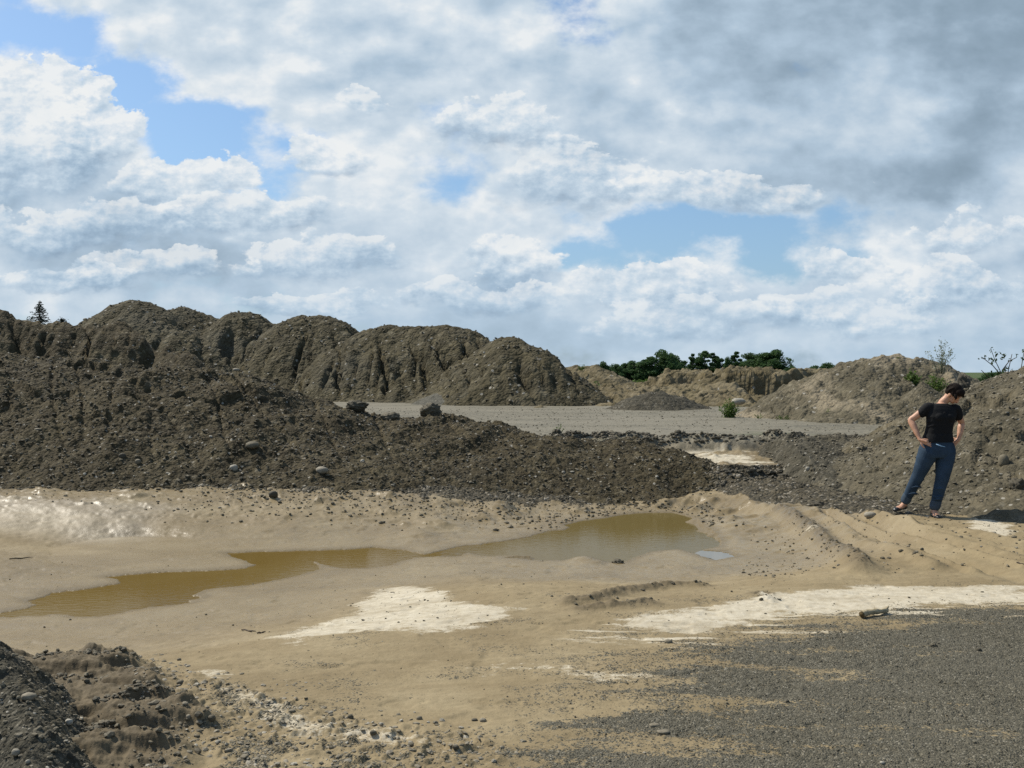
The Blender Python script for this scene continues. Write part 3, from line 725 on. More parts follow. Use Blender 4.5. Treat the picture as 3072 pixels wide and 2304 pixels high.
def link(name, me, parent=None, loc=None, label=None, cat=None, group=None, kind=None):
    o = bpy.data.objects.new(name, me); COL.objects.link(o)
    if parent: o.parent = parent
    if loc is not None: o.location = loc
    if label: o['label'] = label
    if cat: o['category'] = cat
    if group: o['group'] = group
    if kind: o['kind'] = kind
    return o
def thing(name, label, cat, loc=(0, 0, 0), group=None):
    return link(name, None, None, loc, label, cat, group)
def grid_faces(ny, nx):
    i = np.arange(ny * nx).reshape(ny, nx)
    return np.stack([i[:-1, :-1], i[:-1, 1:], i[1:, 1:], i[1:, :-1]], -1).reshape(-1, 4)
def compact(V, Fq, keepf, attrs=None):
    Fq = Fq[keepf]
    used = np.zeros(len(V), bool); used[Fq.ravel()] = True
    idx = np.cumsum(used) - 1
    return V[used], idx[Fq], ({k: v[used] for k, v in attrs.items()} if attrs else None)

# --- the ground: one sheet, finest near the viewer, out to the horizon
tn = np.concatenate([np.linspace(-9, -1.0, 40)[:-1], np.linspace(-1.0, -.60, 70)[:-1], np.linspace(-.60, .60, 1050), np.linspace(.60, 1.0, 70)[1:], np.linspace(1.0, 9, 40)[1:]])
yr = np.concatenate([np.geomspace(.6, 3.4, 60)[:-1], np.geomspace(3.4, 20, 800)[:-1], np.geomspace(20, 60, 150)[:-1], np.geomspace(60, 4000, 120)])
TN, YR = np.meshgrid(tn, yr)
GX, GY = (TN * YR).ravel(), YR.ravel()
GH = np.empty_like(GX)
GA = {}
for c0 in range(0, len(GX), 200000):
    s = slice(c0, c0 + 200000)
    hh, aa = fields(GX[s], GY[s])
    GH[s] = hh
    for k, v in aa.items():
        GA.setdefault(k, np.empty(len(GX), np.float32))[s] = v
gme = mesh_np("ground", np.stack([GX, GY, GH], 1), grid_faces(len(yr), len(tn)), M['ground'], True, GA)
link("ground", gme, kind='structure', label="tan mud, white crust and grey gravel floor of the pit")

# --- the water: a flat sheet that the mud shore cuts
wx, wy = np.meshgrid(np.linspace(-16, 6, 40), np.linspace(6.2, 14.6, 24))
link("water", mesh_np("water", np.stack([wx.ravel(), wy.ravel(), np.full(wx.size, WZ)], 1), grid_faces(24, 40), M['water']), kind='structure', label="shallow ochre brown water lying in the mud")

M['clear'] = simple("clear_puddle", (.10, .085, .05), .04, .1, 2, .5)
pd = [on_plane(X, Y, WZ + .003) for X, Y in ((1512, 1190), (1535, 1188), (1562, 1191), (1580, 1198), (1592, 1206), (1575, 1214), (1552, 1213), (1535, 1206), (1512, 1202), (1498, 1196))]
me = bpy.data.meshes.new("puddle"); me.from_pydata([tuple(p) for p in pd], [], [tuple(range(len(pd)))]); me.materials.append(M['clear'])
link("puddle", me, kind='structure', label="thin sky-blue puddle at the east end of the pond")

# --- mounds
def mound(name, label, fn, x0, x1, y0, y1, cell, mat, base=None, cat='gravel mound', group=None, foot=.05):
    nx = int((x1 - x0) / cell); ny = int((y1 - y0) / cell)
    X, Y = np.meshgrid(np.linspace(x0, x1, nx), np.linspace(y0, y1, ny))
    X = X.ravel(); Y = Y.ravel()
    H = fn(X, Y)
    G = base(X, Y) if base else low_ground(X, Y)
    keep = H > G - foot
    Fq = grid_faces(ny, nx)
    kf = keep[Fq].any(1)
    V, Fq, _ = compact(np.stack([X, Y, np.maximum(H, G - .25)], 1), Fq, kf)
    return link(name, mesh_np(name, V, Fq, mat), label=label, cat=cat, group=group)
def flat_base(x, y): return .50 - 1.6 * ss(60, 200, y)

mound("gravel_bank", "long dark bank of loose stony gravel rising behind the pond, tallest at its west end", h_bank, -13.5, 3.9, 12.6, 21.5, .028, M['bank'], cat='gravel bank')
mound("gravel_bank", "low dark gravel bank sloping down behind the standing person", h_rbank, 3.9, 9.5, 12.4, 19.5, .028, M['rbank'], cat='gravel bank')
mound("gravel_mound", "brown stony mound with slanting gullies rising beside the standing person", h_rmound, 4.2, 15, 9.6, 21, .033, M['rmound'])
mound("gravel_mound", "small dark pebbly heap cut off by the lower left corner of the photo", h_near, -4.6, -1.1, 2.6, 6.0, .011, M['near'])

RG = "mounds of the long gullied ridge across the grey flat"
for i, (lab, pts, k, r, gs, ga, lump, slant, mk, cell) in enumerate(RIDGES):
    P_ = chain(pts)
    xs = [p[0] for p in P_]; ys = [p[1] for p in P_]; zt = max(p[2] for p in P_)
    pad = (zt - .5) / k + 1.5
    mound("gravel_mound", lab, lambda x, y, P_=P_, k=k, r=r, i=i, gs=gs, ga=ga, lump=lump, slant=slant: ridge(x, y, P_, k, r, 120 + i * 7, gs, ga, lump, slant),
          min(xs) - pad, max(xs) + pad, min(ys) - pad, max(ys) + pad * .6, cell, M[mk], flat_base, group=RG)
BACK = [
 # name, label, pts, k, r, gullyscale, gullydepth, lump, slant, mat, cell, cat
 ("gravel_mound", "rough dark gravel heap behind the near bank, below the spruce", [(-150, 620, 27), (-20, 668, 27), (40, 692, 27), (95, 705, 27), (170, 706, 27), (250, 707, 27), (300, 722, 26.5), (360, 760, 26), (410, 792, 25.5)], .85, .35, .8, .3, .16, .3, 'bank', .06, 'gravel mound'),
 ("gravel_fan", "small smooth grey gravel fan at the foot of the gullied ridge", [(965, 850, 38.3)], .42, .5, .8, .05, .03, 0, 'grey', .07, 'gravel fan'),
 ("sand_mound", "pale sandy mound just past the end of the gullied ridge", [(1215, 800, 57), (1243, 792, 57), (1290, 793, 56), (1305, 806, 55)], .62, .6, .5, .3, .16, 0, 'sand', .12, 'sand mound'),
 ("soil_bank", "dark eroded soil bank under the tree clump, topped with grass", [(1300, 832, 64), (1345, 828, 62), (1400, 832, 60), (1465, 838, 58)], 2.2, .3, .5, .5, .22, 0, 'soil', .12, 'soil bank'),
 ("gravel_heap", "low grey stony heap in front of the sandy cliff", [(1355, 868, 33.5), (1395, 853, 33), (1430, 851, 33), (1465, 865, 33)], .5, .4, .8, .1, .07, 0, 'rbank', .06, 'gravel heap'),
 ("sand_ridge", "grassy brown ridge between the sandy cliff and the mottled mound", [(1690, 806, 50), (1740, 798, 50), (1800, 798, 50), (1850, 806, 49), (1900, 812, 48)], .5, .5, .5, .3, .15, 0, 'sand', .12, 'ridge'),
 ("sand_mound", "sand-streaked brown mound with a green sapling near its top, left of the person's head", [(1725, 850, 28.5), (1775, 812, 28), (1835, 786, 27.5), (1885, 777, 27), (1930, 775, 27), (2000, 783, 27), (2045, 803, 27), (2080, 845, 26.5)], .56, .35, .8, .50, .16, .3, 'sandgrey', .06, 'sand mound'),
 ("sand_mound", "pale sand fan spilling down the front of the streaked mound", [(1838, 848, 25.6), (1860, 862, 24.8)], .50, .3, 1.2, .14, .05, .1, 'sandgrey', .05, 'sand fan'),
 ("gravel_cone", "small neat grey gravel cone behind the person's shoulder", [(1990, 826, 24.6)], .66, .05, 1.5, .06, .04, 0, 'rmound', .04, 'gravel cone'),
]
def h_cliff(x, y):
    pts = cliff_pts
    h = None
    xw = x + .5 * fbm(x * .4, y * .4, 3, 301); yw = y + .8 * fbm(x * .35, y * .35, 3, 302)
    for a, b in zip(pts[:-1], pts[1:]):
        d, t = seg_dist(xw, yw, a, b)
        z = a[2] + (b[2] - a[2]) * t
        c = ss(1.0, 1.15, d + .25 * perlin(x * 1.3, y * .6, 307))
        rec = ss(8.3, 9.6, x) * ss(12.6, 11.4, x)
        f = .14 * np.minimum(d, 1.6) + c * (.30 + .75 * rec + .35 * perlin(x * .5 + 2.2, 1.1, 303)) + np.clip(d - 1.2, 0, 30) * (.13 - .05 * rec)
        v = z - f
        h = v if h is None else np.maximum(h, v)
    h = h + .22 * fbm(x * .7, y * .5, 4, 304) + .25 * (billow(x * .5, y * .35, 3, 309) - .25) + lumpy(x, y, .20, 1.1, 305) - .22 * gully(x, y, 306, .37, .12, .25) + .30 * fbm(x * 1.3, y * 1.1, 4, 308)
    return h
for i, (nm, lab, pts, k, r, gs, ga, lump, slant, mk, cell, cat) in enumerate(BACK):
    P_ = chain(pts)
    xs = [p[0] for p in P_]; ys = [p[1] for p in P_]; zt = max(p[2] for p in P_)
    pad = (zt - .4) / k + 1.0
    mound(nm, lab, lambda x, y, P_=P_, k=k, r=r, i=i, gs=gs, ga=ga, lump=lump, slant=slant: ridge(x, y, P_, k, r, 220 + i * 7, gs, ga, lump, slant),
          min(xs) - pad, max(xs) + pad, min(ys) - pad, max(ys) + pad, cell, M[mk], flat_base, cat=cat)
cliff_pts = chain([(1420, 838, 44), (1445, 812, 44), (1485, 798, 44), (1550, 800, 43), (1600, 790, 42.5), (1640, 795, 42), (1700, 801, 42), (1780, 803, 42.5), (1830, 812, 42)])
mound("sand_cliff", "sandy cliff with a shadowed recess, below the line of trees", h_cliff, cliff_pts[0][0] - 6, cliff_pts[-1][0] + 5, 28, 50, .08, M['sand'], flat_base, cat='sand cliff')

# --- whole surface near the viewer (for resting things on it)
def surf(x, y):
    x = np.atleast_1d(np.asarray(x, float)); y = np.atleast_1d(np.asarray(y, float))
    h = ground_h(x, y)
    h = np.maximum(h, np.where((x < 3.9) & (x > -13.5) & (y > 12.6) & (y < 21.5), h_bank(x, y), -9))
    h = np.maximum(h, np.where((x > 3.9) & (x < 9.5) & (y > 12.4) & (y < 19.5), h_rbank(x, y), -9))
    h = np.maximum(h, np.where((x > 4.2) & (y > 9.6) & (y < 21), h_rmound(x, y), -9))
    h = np.maximum(h, np.where((x < -1.1) & (y < 6.0), h_near(x, y), -9))
    return h

# ------------------------------------------------------------------ stones
def ico(sub):
    import bmesh
    bm = bmesh.new(); bmesh.ops.create_icosphere(bm, subdivisions=sub, radius=1.0)
    V = np.array([v.co[:] for v in bm.verts]); Fc = np.array([[v.index for v in f.verts] for f in bm.faces]); bm.free()
    return V, Fc
ICO1, ICO1F = ico(1)
ICO3, ICO3F = ico(3)
STONES = []
for k in range(8):
    v = ICO1 * (1 + .45 * (RNG.rand(len(ICO1), 1) - .5)); v = v + .15 * (RNG.rand(*v.shape) - .5)
    STONES.append(v)
def scatter(name, fn, n, box, smin, smax, label, pw=2.5, flat=.55, seed=0, accept=None, tone=None, sink=.25):
    r = np.random.RandomState(seed)
    x0, x1, y0, y1 = box
    x = r.uniform(x0, x1, n * 3); y = r.uniform(y0, y1, n * 3)
    if accept is not None:
        k = r.rand(len(x)) < accept(x, y); x, y = x[k], y[k]
    x, y = x[:n], y[:n]; n = len(x)
    z = fn(x, y)
    sz = smin + (smax - smin) * r.rand(n) ** pw
    tn_ = np.clip(r.normal(.5, .2, n) if tone is None else tone(r, n), 0, 1)
    Vs = np.empty((n, 12, 3)); which = r.randint(0, 8, n)
    for k in range(8):
        m_ = which == k
        Vs[m_] = STONES[k][None]
    sc = np.stack([sz * r.uniform(.8, 1.3, n), sz * r.uniform(.6, 1.0, n), sz * flat * r.uniform(.7, 1.3, n)], 1)
    Vs = Vs * sc[:, None, :]
    a = r.rand(n) * 6.283; ca, sa = np.cos(a)[:, None], np.sin(a)[:, None]
    b = r.normal(0, .35, n); cb, sb = np.cos(b)[:, None], np.sin(b)[:, None]
    X, Y, Z = Vs[..., 0], Vs[..., 1], Vs[..., 2]
    Y, Z = Y * cb - Z * sb, Y * sb + Z * cb
    X, Y = X * ca - Y * sa, X * sa + Y * ca
    Vs = np.stack([X + x[:, None], Y + y[:, None], Z + (z + sc[:, 2] * (1 - 2 * sink))[:, None]], -1).reshape(-1, 3)
    Fq = (ICO1F[None] + 12 * np.arange(n)[:, None, None]).reshape(-1, 3)
    me = mesh_np(name, Vs, Fq, M['stone'], True, {'tone': np.repeat(tn_, 12)})
    me.polygons.foreach_set('use_smooth', [False] * len(me.polygons))
    return link(name, me, kind='stuff', label=label)
def bank_acc(x, y):
    return (h_bank(x, y) > ground_h(x, y) - .06) * 1.0 + .55 * ss(14.7, 15.6, y) * (x < 2.8) * ss(2.0, .2, x * 0 + .5)
rbank_acc = lambda x, y: (np.maximum(h_rbank(x, y), np.where(x > 4.8, h_rmound(x, y), -9)) > ground_h(x, y) - .04) * 1.0 + .12
dark_t = lambda r, n: np.where(r.rand(n) < .07, r.uniform(.7, 1, n), r.normal(.36, .13, n))
mid_t = lambda r, n: np.where(r.rand(n) < .12, r.uniform(.75, 1, n), r.normal(.55, .14, n))
tan_t = lambda r, n: np.clip(r.normal(.66, .1, n), .3, .95)
scatter("bank_gravel", lambda x, y: np.maximum(h_bank(x, y), ground_h(x, y)), 26000, (-10.5, 3.7, 13.4, 18.6), .004, .034, "loose stones over the long dark bank", 5.5, seed=1, tone=dark_t, accept=bank_acc)
scatter("bank_gravel", lambda x, y: np.maximum(np.maximum(h_rbank(x, y), ground_h(x, y)), np.where(x > 4.8, h_rmound(x, y), -9)), 13000, (3.9, 10, 12.0, 18), .004, .032, "loose stones behind and beside the person", 5, seed=2, tone=mid_t, accept=rbank_acc)
scatter("heap_gravel", h_near, 9000, (-3.6, -1.5, 3.3, 5.3), .002, .015, "pebbles on the heap in the lower left corner", 3.5, seed=3, tone=mid_t)
far_mud = lambda x, y: (ss(14.7, 13.6, y) * 0 + ss(12.4, 14.2, y + .5 * fbm(x, y, 3, 401)) * (poly_sd(x, y, water_poly) > .05) * (x < 3) * (.15 + .85 * ss(-5.0, -3.6, x))).clip(0, 1)
scatter("mud_clods", ground_h, 1900, (-8, 3, 12.0, 15.0), .008, .032, "small wet clods along the foot of the bank", 2.5, seed=4, accept=far_mud, tone=lambda r, n: r.normal(.58, .12, n))
def rough_acc(x, y):
    m_ = np.zeros(len(x))
    for p in rough_polys: m_ = np.maximum(m_, ss(.25, -.1, poly_sd(x, y, p) + .2 * fbm(x * 3, y * 3, 3, 402)))
    return m_
scatter("washed_stones", ground_h, 3400, (-2.6, .6, 3.4, 6.5), .003, .020, "washed stones and mud clods along the edge of the flat", 3.2, seed=5, accept=rough_acc, tone=lambda r, n: np.clip(r.normal(.80, .1, n), .3, .98), sink=.36, flat=.4)
def brown_acc(x, y): return ss(.1, -.1, poly_sd(x, y, brown_poly)) * ss(-.2, .3, fbm(x * 2.5, y * 4, 3, 403))
scatter("slope_clods", ground_h, 5200, (-3, -.8, 3.6, 6), .003, .024, "dark clods on the brown slope by the corner heap", 4.0, seed=6, accept=brown_acc, tone=lambda r, n: r.normal(.5, .14, n))
def grav_acc(x, y): return ss(.2, -.4, poly_sd(x, y, gravel_edge)) * .9 + .03
scatter("loose_gravel", ground_h, 22000, (-2, 5.5, 3.4, 8.4), .0018, .008, "fine loose gravel scattered over the grey floor", 4, seed=7, accept=grav_acc, tone=lambda r, n: np.where(r.rand(n) < .06, r.uniform(.7, .95, n), r.normal(.45, .12, n)))
def clod_acc(x, y):
    m_ = np.zeros(len(x))
    for L in clod_lines: m_ = np.maximum(m_, ss(.16, .02, line_dist(x, y, L)))
    return m_
scatter("dark_clods", ground_h, 1500, (-1, 5.8, 6.8, 12.6), .005, .022, "lines of dark clods pushed up across the mud", 2.5, seed=8, accept=clod_acc, tone=lambda r, n: r.normal(.38, .1, n))
crust_acc = lambda x, y: np.maximum(ss(.1, -.1, poly_sd(x, y, crust_polys[0])), .12) * ss(6.2, 7.2, y) * .7
scatter("crumbs", ground_h, 2200, (-5, 6, 5.0, 11.5), .003, .012, "dark crumbs of earth on the pale crust and mud", 3, seed=9, accept=crust_acc, tone=lambda r, n: r.normal(.4, .12, n))
rut_acc = lambda x, y: (.25 + .75 * ss(0, .4, fbm(x * 2, y * 2, 3, 404))) * (poly_sd(x, y, water_poly) > .3)
scatter("rut_stones", ground_h, 1500, (2.2, 8, 8.6, 12.6), .004, .022, "small stones strewn over the rutted mud below the person", 3, seed=10, accept=rut_acc, tone=mid_t)
scatter("edge_clods", ground_h, 4000, (-1, 8, 17.7, 18.9), .012, .06, "dark clods along the broken edge of the grey flat", 2.4, seed=12, tone=dark_t, accept=lambda x, y: (.15 + .85 * ss(0, .4, fbm(x * 1.5, y * 1.8, 4, 72))) * (1 - (x > 2.6) * (x < 4.8) * (y < 18.35)))
scatter("ledge_clods", ground_h, 130, (2.9, 4.8, 15.7, 16.2), .02, .06, "dark earth clods under the washed-out ledge", 1.6, seed=14, tone=lambda r, n: r.normal(.28, .12, n))
scatter("flat_gravel", ground_h, 5000, (-8, 14, 18.9, 34), .006, .026, "scattered gravel on the grey flat", 3, seed=13, tone=mid_t)
for i, (lab, pts, k, r_, gs, ga, lump, slant, mk, cell) in enumerate(RIDGES):
    P_ = chain(pts); xs = [p[0] for p in P_]; ys = [p[1] for p in P_]
    fn = lambda x, y, P_=P_, k=k, r_=r_, i=i, gs=gs, ga=ga, lump=lump, slant=slant: ridge(x, y, P_, k, r_, 120 + i * 7, gs, ga, lump, slant)
    scatter("ridge_stones", lambda x, y, fn=fn: np.maximum(fn(x, y), .3), 1000, (min(xs) - 3, max(xs) + 3, min(ys) - 6, max(ys)), .02, .08, "stones lying on a mound of the gullied ridge", 3, seed=20 + i, tone=mid_t)

ICO5, ICO5F = ico(4)
def rock_mesh(name, sx, sy, sz, tone, seed, rough=.16, mat=None, facet=0):
    clod = rough > .2
    v = (ICO5 if clod else ICO3).copy()
    n = fbm(v[:, 0] * 1.2 + 5 * seed, v[:, 1] * 1.2 + v[:, 2] * 1.7, 3, seed) + .5 * fbm(v[:, 2] * 3 + seed, v[:, 0] * 3 - v[:, 1] * 2, 3, seed + 5)
    v = v * (1 + rough * 1.6 * n)[:, None]
    if clod: v = v * (1 + .30 * (billow(v[:, 0] * 2.2 + v[:, 2] * 1.3 + seed, v[:, 1] * 2.2 - v[:, 2] * 1.6, 4, seed + 2) - .3) * 2)[:, None]
    else: v = np.sign(v) * np.abs(v) ** .88
    v = v * np.array([sx, sy, sz])
    me = mesh_np(name, v, ICO5F if clod else ICO3F, mat or M['stone'], True, {'tone': np.full(len(v), tone)})
    return me
# (X, Y in 2212 px, width px, aspect h/w, tone, depth ratio, name, label, category)
ROCKS = [
 (695, 1014, 28, .6, .88, .8, "boulder", "largest smooth grey stone low on the dark gravel bank", "stone"),
 (505, 1013, 18, .85, .96, .8, "stone", "pale rounded stone low on the dark bank, west of the largest grey stone", "stone"),
 (545, 966, 28, .6, .62, 1, "stone", "half-buried tan stone with a dark hollow under it, middle of the dark bank", "stone"),
 (298, 999, 14, .9, .70, .8, "stone", "small rusty tan stone resting on a dark round stone on the bank", "stone"),
 (264, 985, 16, .9, .18, .8, "stone", "dark round stone on the bank above the rusty tan one", "stone"),
 (783, 996, 9, .9, 1.0, .8, "stone", "tiny bright white stone on the dark bank, east of the grey boulder", "stone"),
 (82, 927, 16, .4, .72, .8, "stone", "flat tan stone high on the western end of the dark bank", "stone"),
 (590, 1070, 20, .8, .15, .9, "stone", "dark round stone just above the muddy foot of the bank", "stone"),
 (510, 800, 14, .5, .9, .8, "stone", "flat pale stone on the rounded crest of the dark bank", "stone"),
 (1745, 1017, 10, 1., .95, .8, "stone", "small white stone on the slope between the breach and the person", "stone"),
 (2168, 992, 22, 1.3, .66, .9, "stone", "upright oval tan stone on the brown mound beside the person", "stone"),
 (2197, 1042, 34, .95, .20, .9, "dirt_clod", "large dark dirt clod on the brown mound at the edge of the photo", "dirt clod"),
 (1765, 1086, 32, .5, .15, .8, "dirt_clod", "dark flat clod on the slope at the head of the muddy ruts", "dirt clod"),
 (1335, 1211, 26, .6, .4, .8, "dirt_clod", "wet brown clod sitting in the near shore of the pond", "dirt clod"),
 (1071, 1143, 14, .6, .45, .8, "dirt_clod", "small dark clod on the mud point behind the narrow water", "dirt clod"),
 (390, 1474, 17, .8, .62, .8, "stone", "round tan stone alone beside the ragged crust, left of centre", "stone"),
 (457, 1550, 18, .8, .38, .8, "stone", "dark brown stone where the brown slope meets the smooth tan mud", "stone"),
 (407, 1560, 11, 1., .86, .8, "stone", "small pale stone left of the dark brown stone at the slope's foot", "stone"),
 (149, 1559, 16, .9, 1.0, .8, "stone", "bright white chip on the crest of the corner heap", "stone"),
 (62, 1509, 32, .55, .82, .8, "stone", "smooth grey stone set in the corner heap above the white chip", "stone"),
 (34, 1628, 18, .9, .9, .8, "stone", "pale stone low on the corner heap at the picture's edge", "stone"),
 (60, 1650, 10, .9, .95, .8, "stone", "small pale pebble near the bottom edge of the corner heap", "stone"),
 (387, 1425, 9, .8, .7, .8, "pebble", "lone small pebble on the smooth mud below the narrow water", "pebble"),
 (595, 1535, 17, .45, .75, .8, "stone", "flat pale grey stone on the edge of the crust strip, lower left", "stone"),
 (631, 1536, 15, .45, .72, .8, "stone", "second flat grey stone, just right of the pale one on the crust strip", "stone"),
 (806, 1588, 15, .7, .35, .8, "stone", "round brown stone in the band of washed pebbles at the bottom", "stone"),
 (889, 1608, 18, .6, .45, .8, "stone", "grey-brown cobble half sunk in the band of washed pebbles", "stone"),
 (757, 1548, 14, .9, .42, .8, "stone", "round dark tan stone above the band of washed pebbles", "stone"),
 (906, 1551, 13, .8, .72, .8, "stone", "smooth grey stone on the mud above the band of pebbles", "stone"),
 (1025, 1556, 14, .5, .25, .8, "stone", "flat dark stone touching a pale one on the lower mud", "stone"),
 (1043, 1555, 15, .7, .85, .8, "stone", "pale grey stone touching a flat dark one on the lower mud", "stone"),
 (984, 1613, 15, .6, .3, .8, "stone", "dark slanted stone at the gravel edge, bottom centre", "stone"),
 (1414, 1568, 24, .3, .74, .7, "stone", "thin flat grey slab on the gravel floor, bottom centre-right", "stone"),
 (1433, 1580, 28, .3, .78, .7, "stone", "wider pale flat slab just below the thin grey one", "stone"),
 (1444, 1386, 18, .6, .72, .8, "stone", "round grey stone in the dark gravel patch below the white crust", "stone"),
 (2017, 1394, 16, .6, .35, .8, "dirt_clod", "small brown clod on the grey floor below the driftwood log", "dirt clod"),
 (2114, 1404, 13, .6, .25, .8, "dirt_clod", "dark clod on the grey floor, east of the brown clod", "dirt clod"),
 (1701, 1515, 9, .8, .15, .8, "pebble", "black pebble on the sandy streak of the grey floor", "pebble"),
 (2076, 1545, 9, .8, .8, .8, "pebble", "yellowish pebble alone on the grey gravel floor", "pebble"),
 (1906, 1648, 11, .6, 1.0, .8, "pebble", "white angular pebble at the bottom edge of the gravel floor", "pebble"),
 (770, 893, 48, .55, .30, .8, "dirt_clod", "broad dark dirt lump, first of three on the low crest of the bank", "dirt clod"),
 (843, 896, 42, .55, .50, .8, "dirt_clod", "tan dirt lump, middle one of three on the low crest of the bank", "dirt clod"),
 (930, 889, 42, .8, .42, .8, "dirt_clod", "peaked tan dirt lump, last of three on the low crest of the bank", "dirt clod"),
 (1595, 866, 30, .5, .97, .8, "boulder", "pale rock behind the green bush at the foot of the sandy cliff", "rock"),
 (1935, 1108, 14, .7, .6, .8, "dirt_clod", "tan clod just below the person's raised foot", "dirt clod"),
 (1880, 1112, 26, .55, .9, .8, "stone", "chalky pale lump on the mud left of the person's feet", "stone"),
]
for i, (X, Y, w, asp, tone, dr, nm, lab, cat) in enumerate(ROCKS):
    p = hit(X, Y + w * asp * .35, surf) if Y > 880 and i != 43 else (at(X, Y, 18.35) if Y < 895 and X < 1000 else at(X, Y, 30))
    if nm == 'boulder' and X == 1595: p = at(X, Y + 4, 29.5); p[2] = max(p[2], .55)
    if X == 510: p = at(X, Y, 18.35)
    sx = w / 2.16 / F * p[1] / 2
    if 760 < X < 940 and 880 < Y < 900:
        p = at(X, Y + 8, 18.3); p[2] = max(p[2], float(surf(p[0], p[1])[0]) + .03)
    o = link(nm, rock_mesh(nm, sx, sx * dr, sx * asp, tone, 500 + i * 3, (.24 if nm == 'dirt_clod' else .10)), loc=(p[0], p[1], p[2] + sx * asp * (.12 if nm == 'dirt_clod' else .35)), label=lab, cat=cat)
    o.rotation_euler = (0, 0, (i * 1.37) % .8 - .4)

# ------------------------------------------------------------------ driftwood log
def tube_mesh(pts, radii, seg=14, noise=0, seed=1, cap=True, squash=1.0):
    """loft of rings along pts (3-vectors) with (rx, ry) radii"""
    pts = [Vector(p) for p in pts]; V = []; Fq = []
    up = Vector((0, 0, 1)) if abs((pts[-1] - pts[0]).normalized().z) < .8 else Vector((0, 1, 0))
    for i, p in enumerate(pts):
        t_ = (pts[min(i + 1, len(pts) - 1)] - pts[max(i - 1, 0)]).normalized()
        s_ = t_.cross(up).normalized(); n_ = s_.cross(t_).normalized()
        r = radii[i]; rx, ry = (r, r * squash) if not isinstance(r, tuple) else r
        for k in range(seg):
            a = 2 * math.pi * k / seg
            j = 1 + noise * float(perlin(np.array([i * .9 + seed * 3.1]), np.array([k * 1.3 + .37]), seed)[0])
            V.append(p + s_ * (math.cos(a) * rx * j) + n_ * (math.sin(a) * ry * j))
    n = len(pts)
    for i in range(n - 1):
        for k in range(seg):
            k2 = (k + 1) % seg
            Fq.append((i * seg + k, i * seg + k2, (i + 1) * seg + k2, (i + 1) * seg + k))
    if cap:
        for base, p, flip in ((0, pts[0], 1), ((n - 1) * seg, pts[-1], 0)):
            c = len(V); V.append(p.copy())
            for k in range(seg):
                a, b = base + k, base + (k + 1) % seg
                Fq.append((c, b, a) if flip else (c, a, b))
    return [tuple(v) for v in V], Fq
def py_mesh(name, V, Fc, mat=None, smooth=True):
    me = bpy.data.meshes.new(name); me.from_pydata(V, [], Fc); me.update()
    if mat: me.materials.append(mat)
    if smooth: me.polygons.foreach_set('use_smooth', [True] * len(me.polygons))
    return me
M['wood'] = simple("weathered_wood", (.36, .30, .19), .85, .30, 28, .2, .8, .006)
M['rot'] = simple("broken_wood", (.11, .08, .04), .95, .6, 60, .1, 1, .01)
a = hit(1862, 1338, surf); b = hit(1916, 1325, surf)
a, b = Vector(a), Vector(b)
lg = thing("driftwood_log", "short weathered driftwood log lying on the grey gravel", "log", a)
L_ = b - a; pts = []
for i in range(15):
    t_ = i / 14
    pts.append(L_ * t_ + Vector((0, .006 * math.sin(t_ * 7), .024 + .006 * math.sin(t_ * 4))))
V, Fc = tube_mesh(pts, [.0205 + .002 * math.sin(i * 1.1) - .004 * i / 14 for i in range(15)], 16, .35, 3)
link("log_body", py_mesh("log_body", V, Fc, M['wood']), lg)
V, Fc = tube_mesh([Vector((-.014, -.002, .020)), Vector((-.006, 0, .024)), Vector((.008, .002, .025))], [.013, .022, .022], 14, .6, 9)
link("broken_end", py_mesh("broken_end", V, Fc, M['rot']), lg)
V, Fc = tube_mesh([L_ * .96 + Vector((0, 0, .028)), L_ * 1.04 + Vector((0, 0, .045)), L_ * 1.06 + Vector((0, .003, .052))], [.012, .006, .003], 8, .3, 4)
link("branch_stub", py_mesh("branch_stub", V, Fc, M['wood']), lg)
# thin twigs
for i, (X0, Y0, X1, Y1, lab) in enumerate([
    (522, 1364, 553, 1366, "thin dark twig lying on the mud left of the white patch"),
    (555, 1370, 574, 1367, "short tan twig between the dark twig and the white patch"),
    (2196, 1221, 2212, 1222, "thin grey twig on the rutted mud at the picture's edge"),
    (20, 1209, 72, 1206, "long thin stick on the wet mud at the west end of the pond")]):
    p, q = Vector(hit(X0, Y0, surf)), Vector(hit(X1, Y1, surf))
    d = q - p
    V, Fc = tube_mesh([d * t_ + Vector((0, 0, .006 + .004 * math.sin(t_ * 9))) for t_ in (0, .25, .5, .75, 1)], [.004, .006, .006, .005, .002], 8, .4, 30 + i)
    link("twig", py_mesh("twig", V, Fc, M['bark']), loc=p, label=lab, cat="twig")

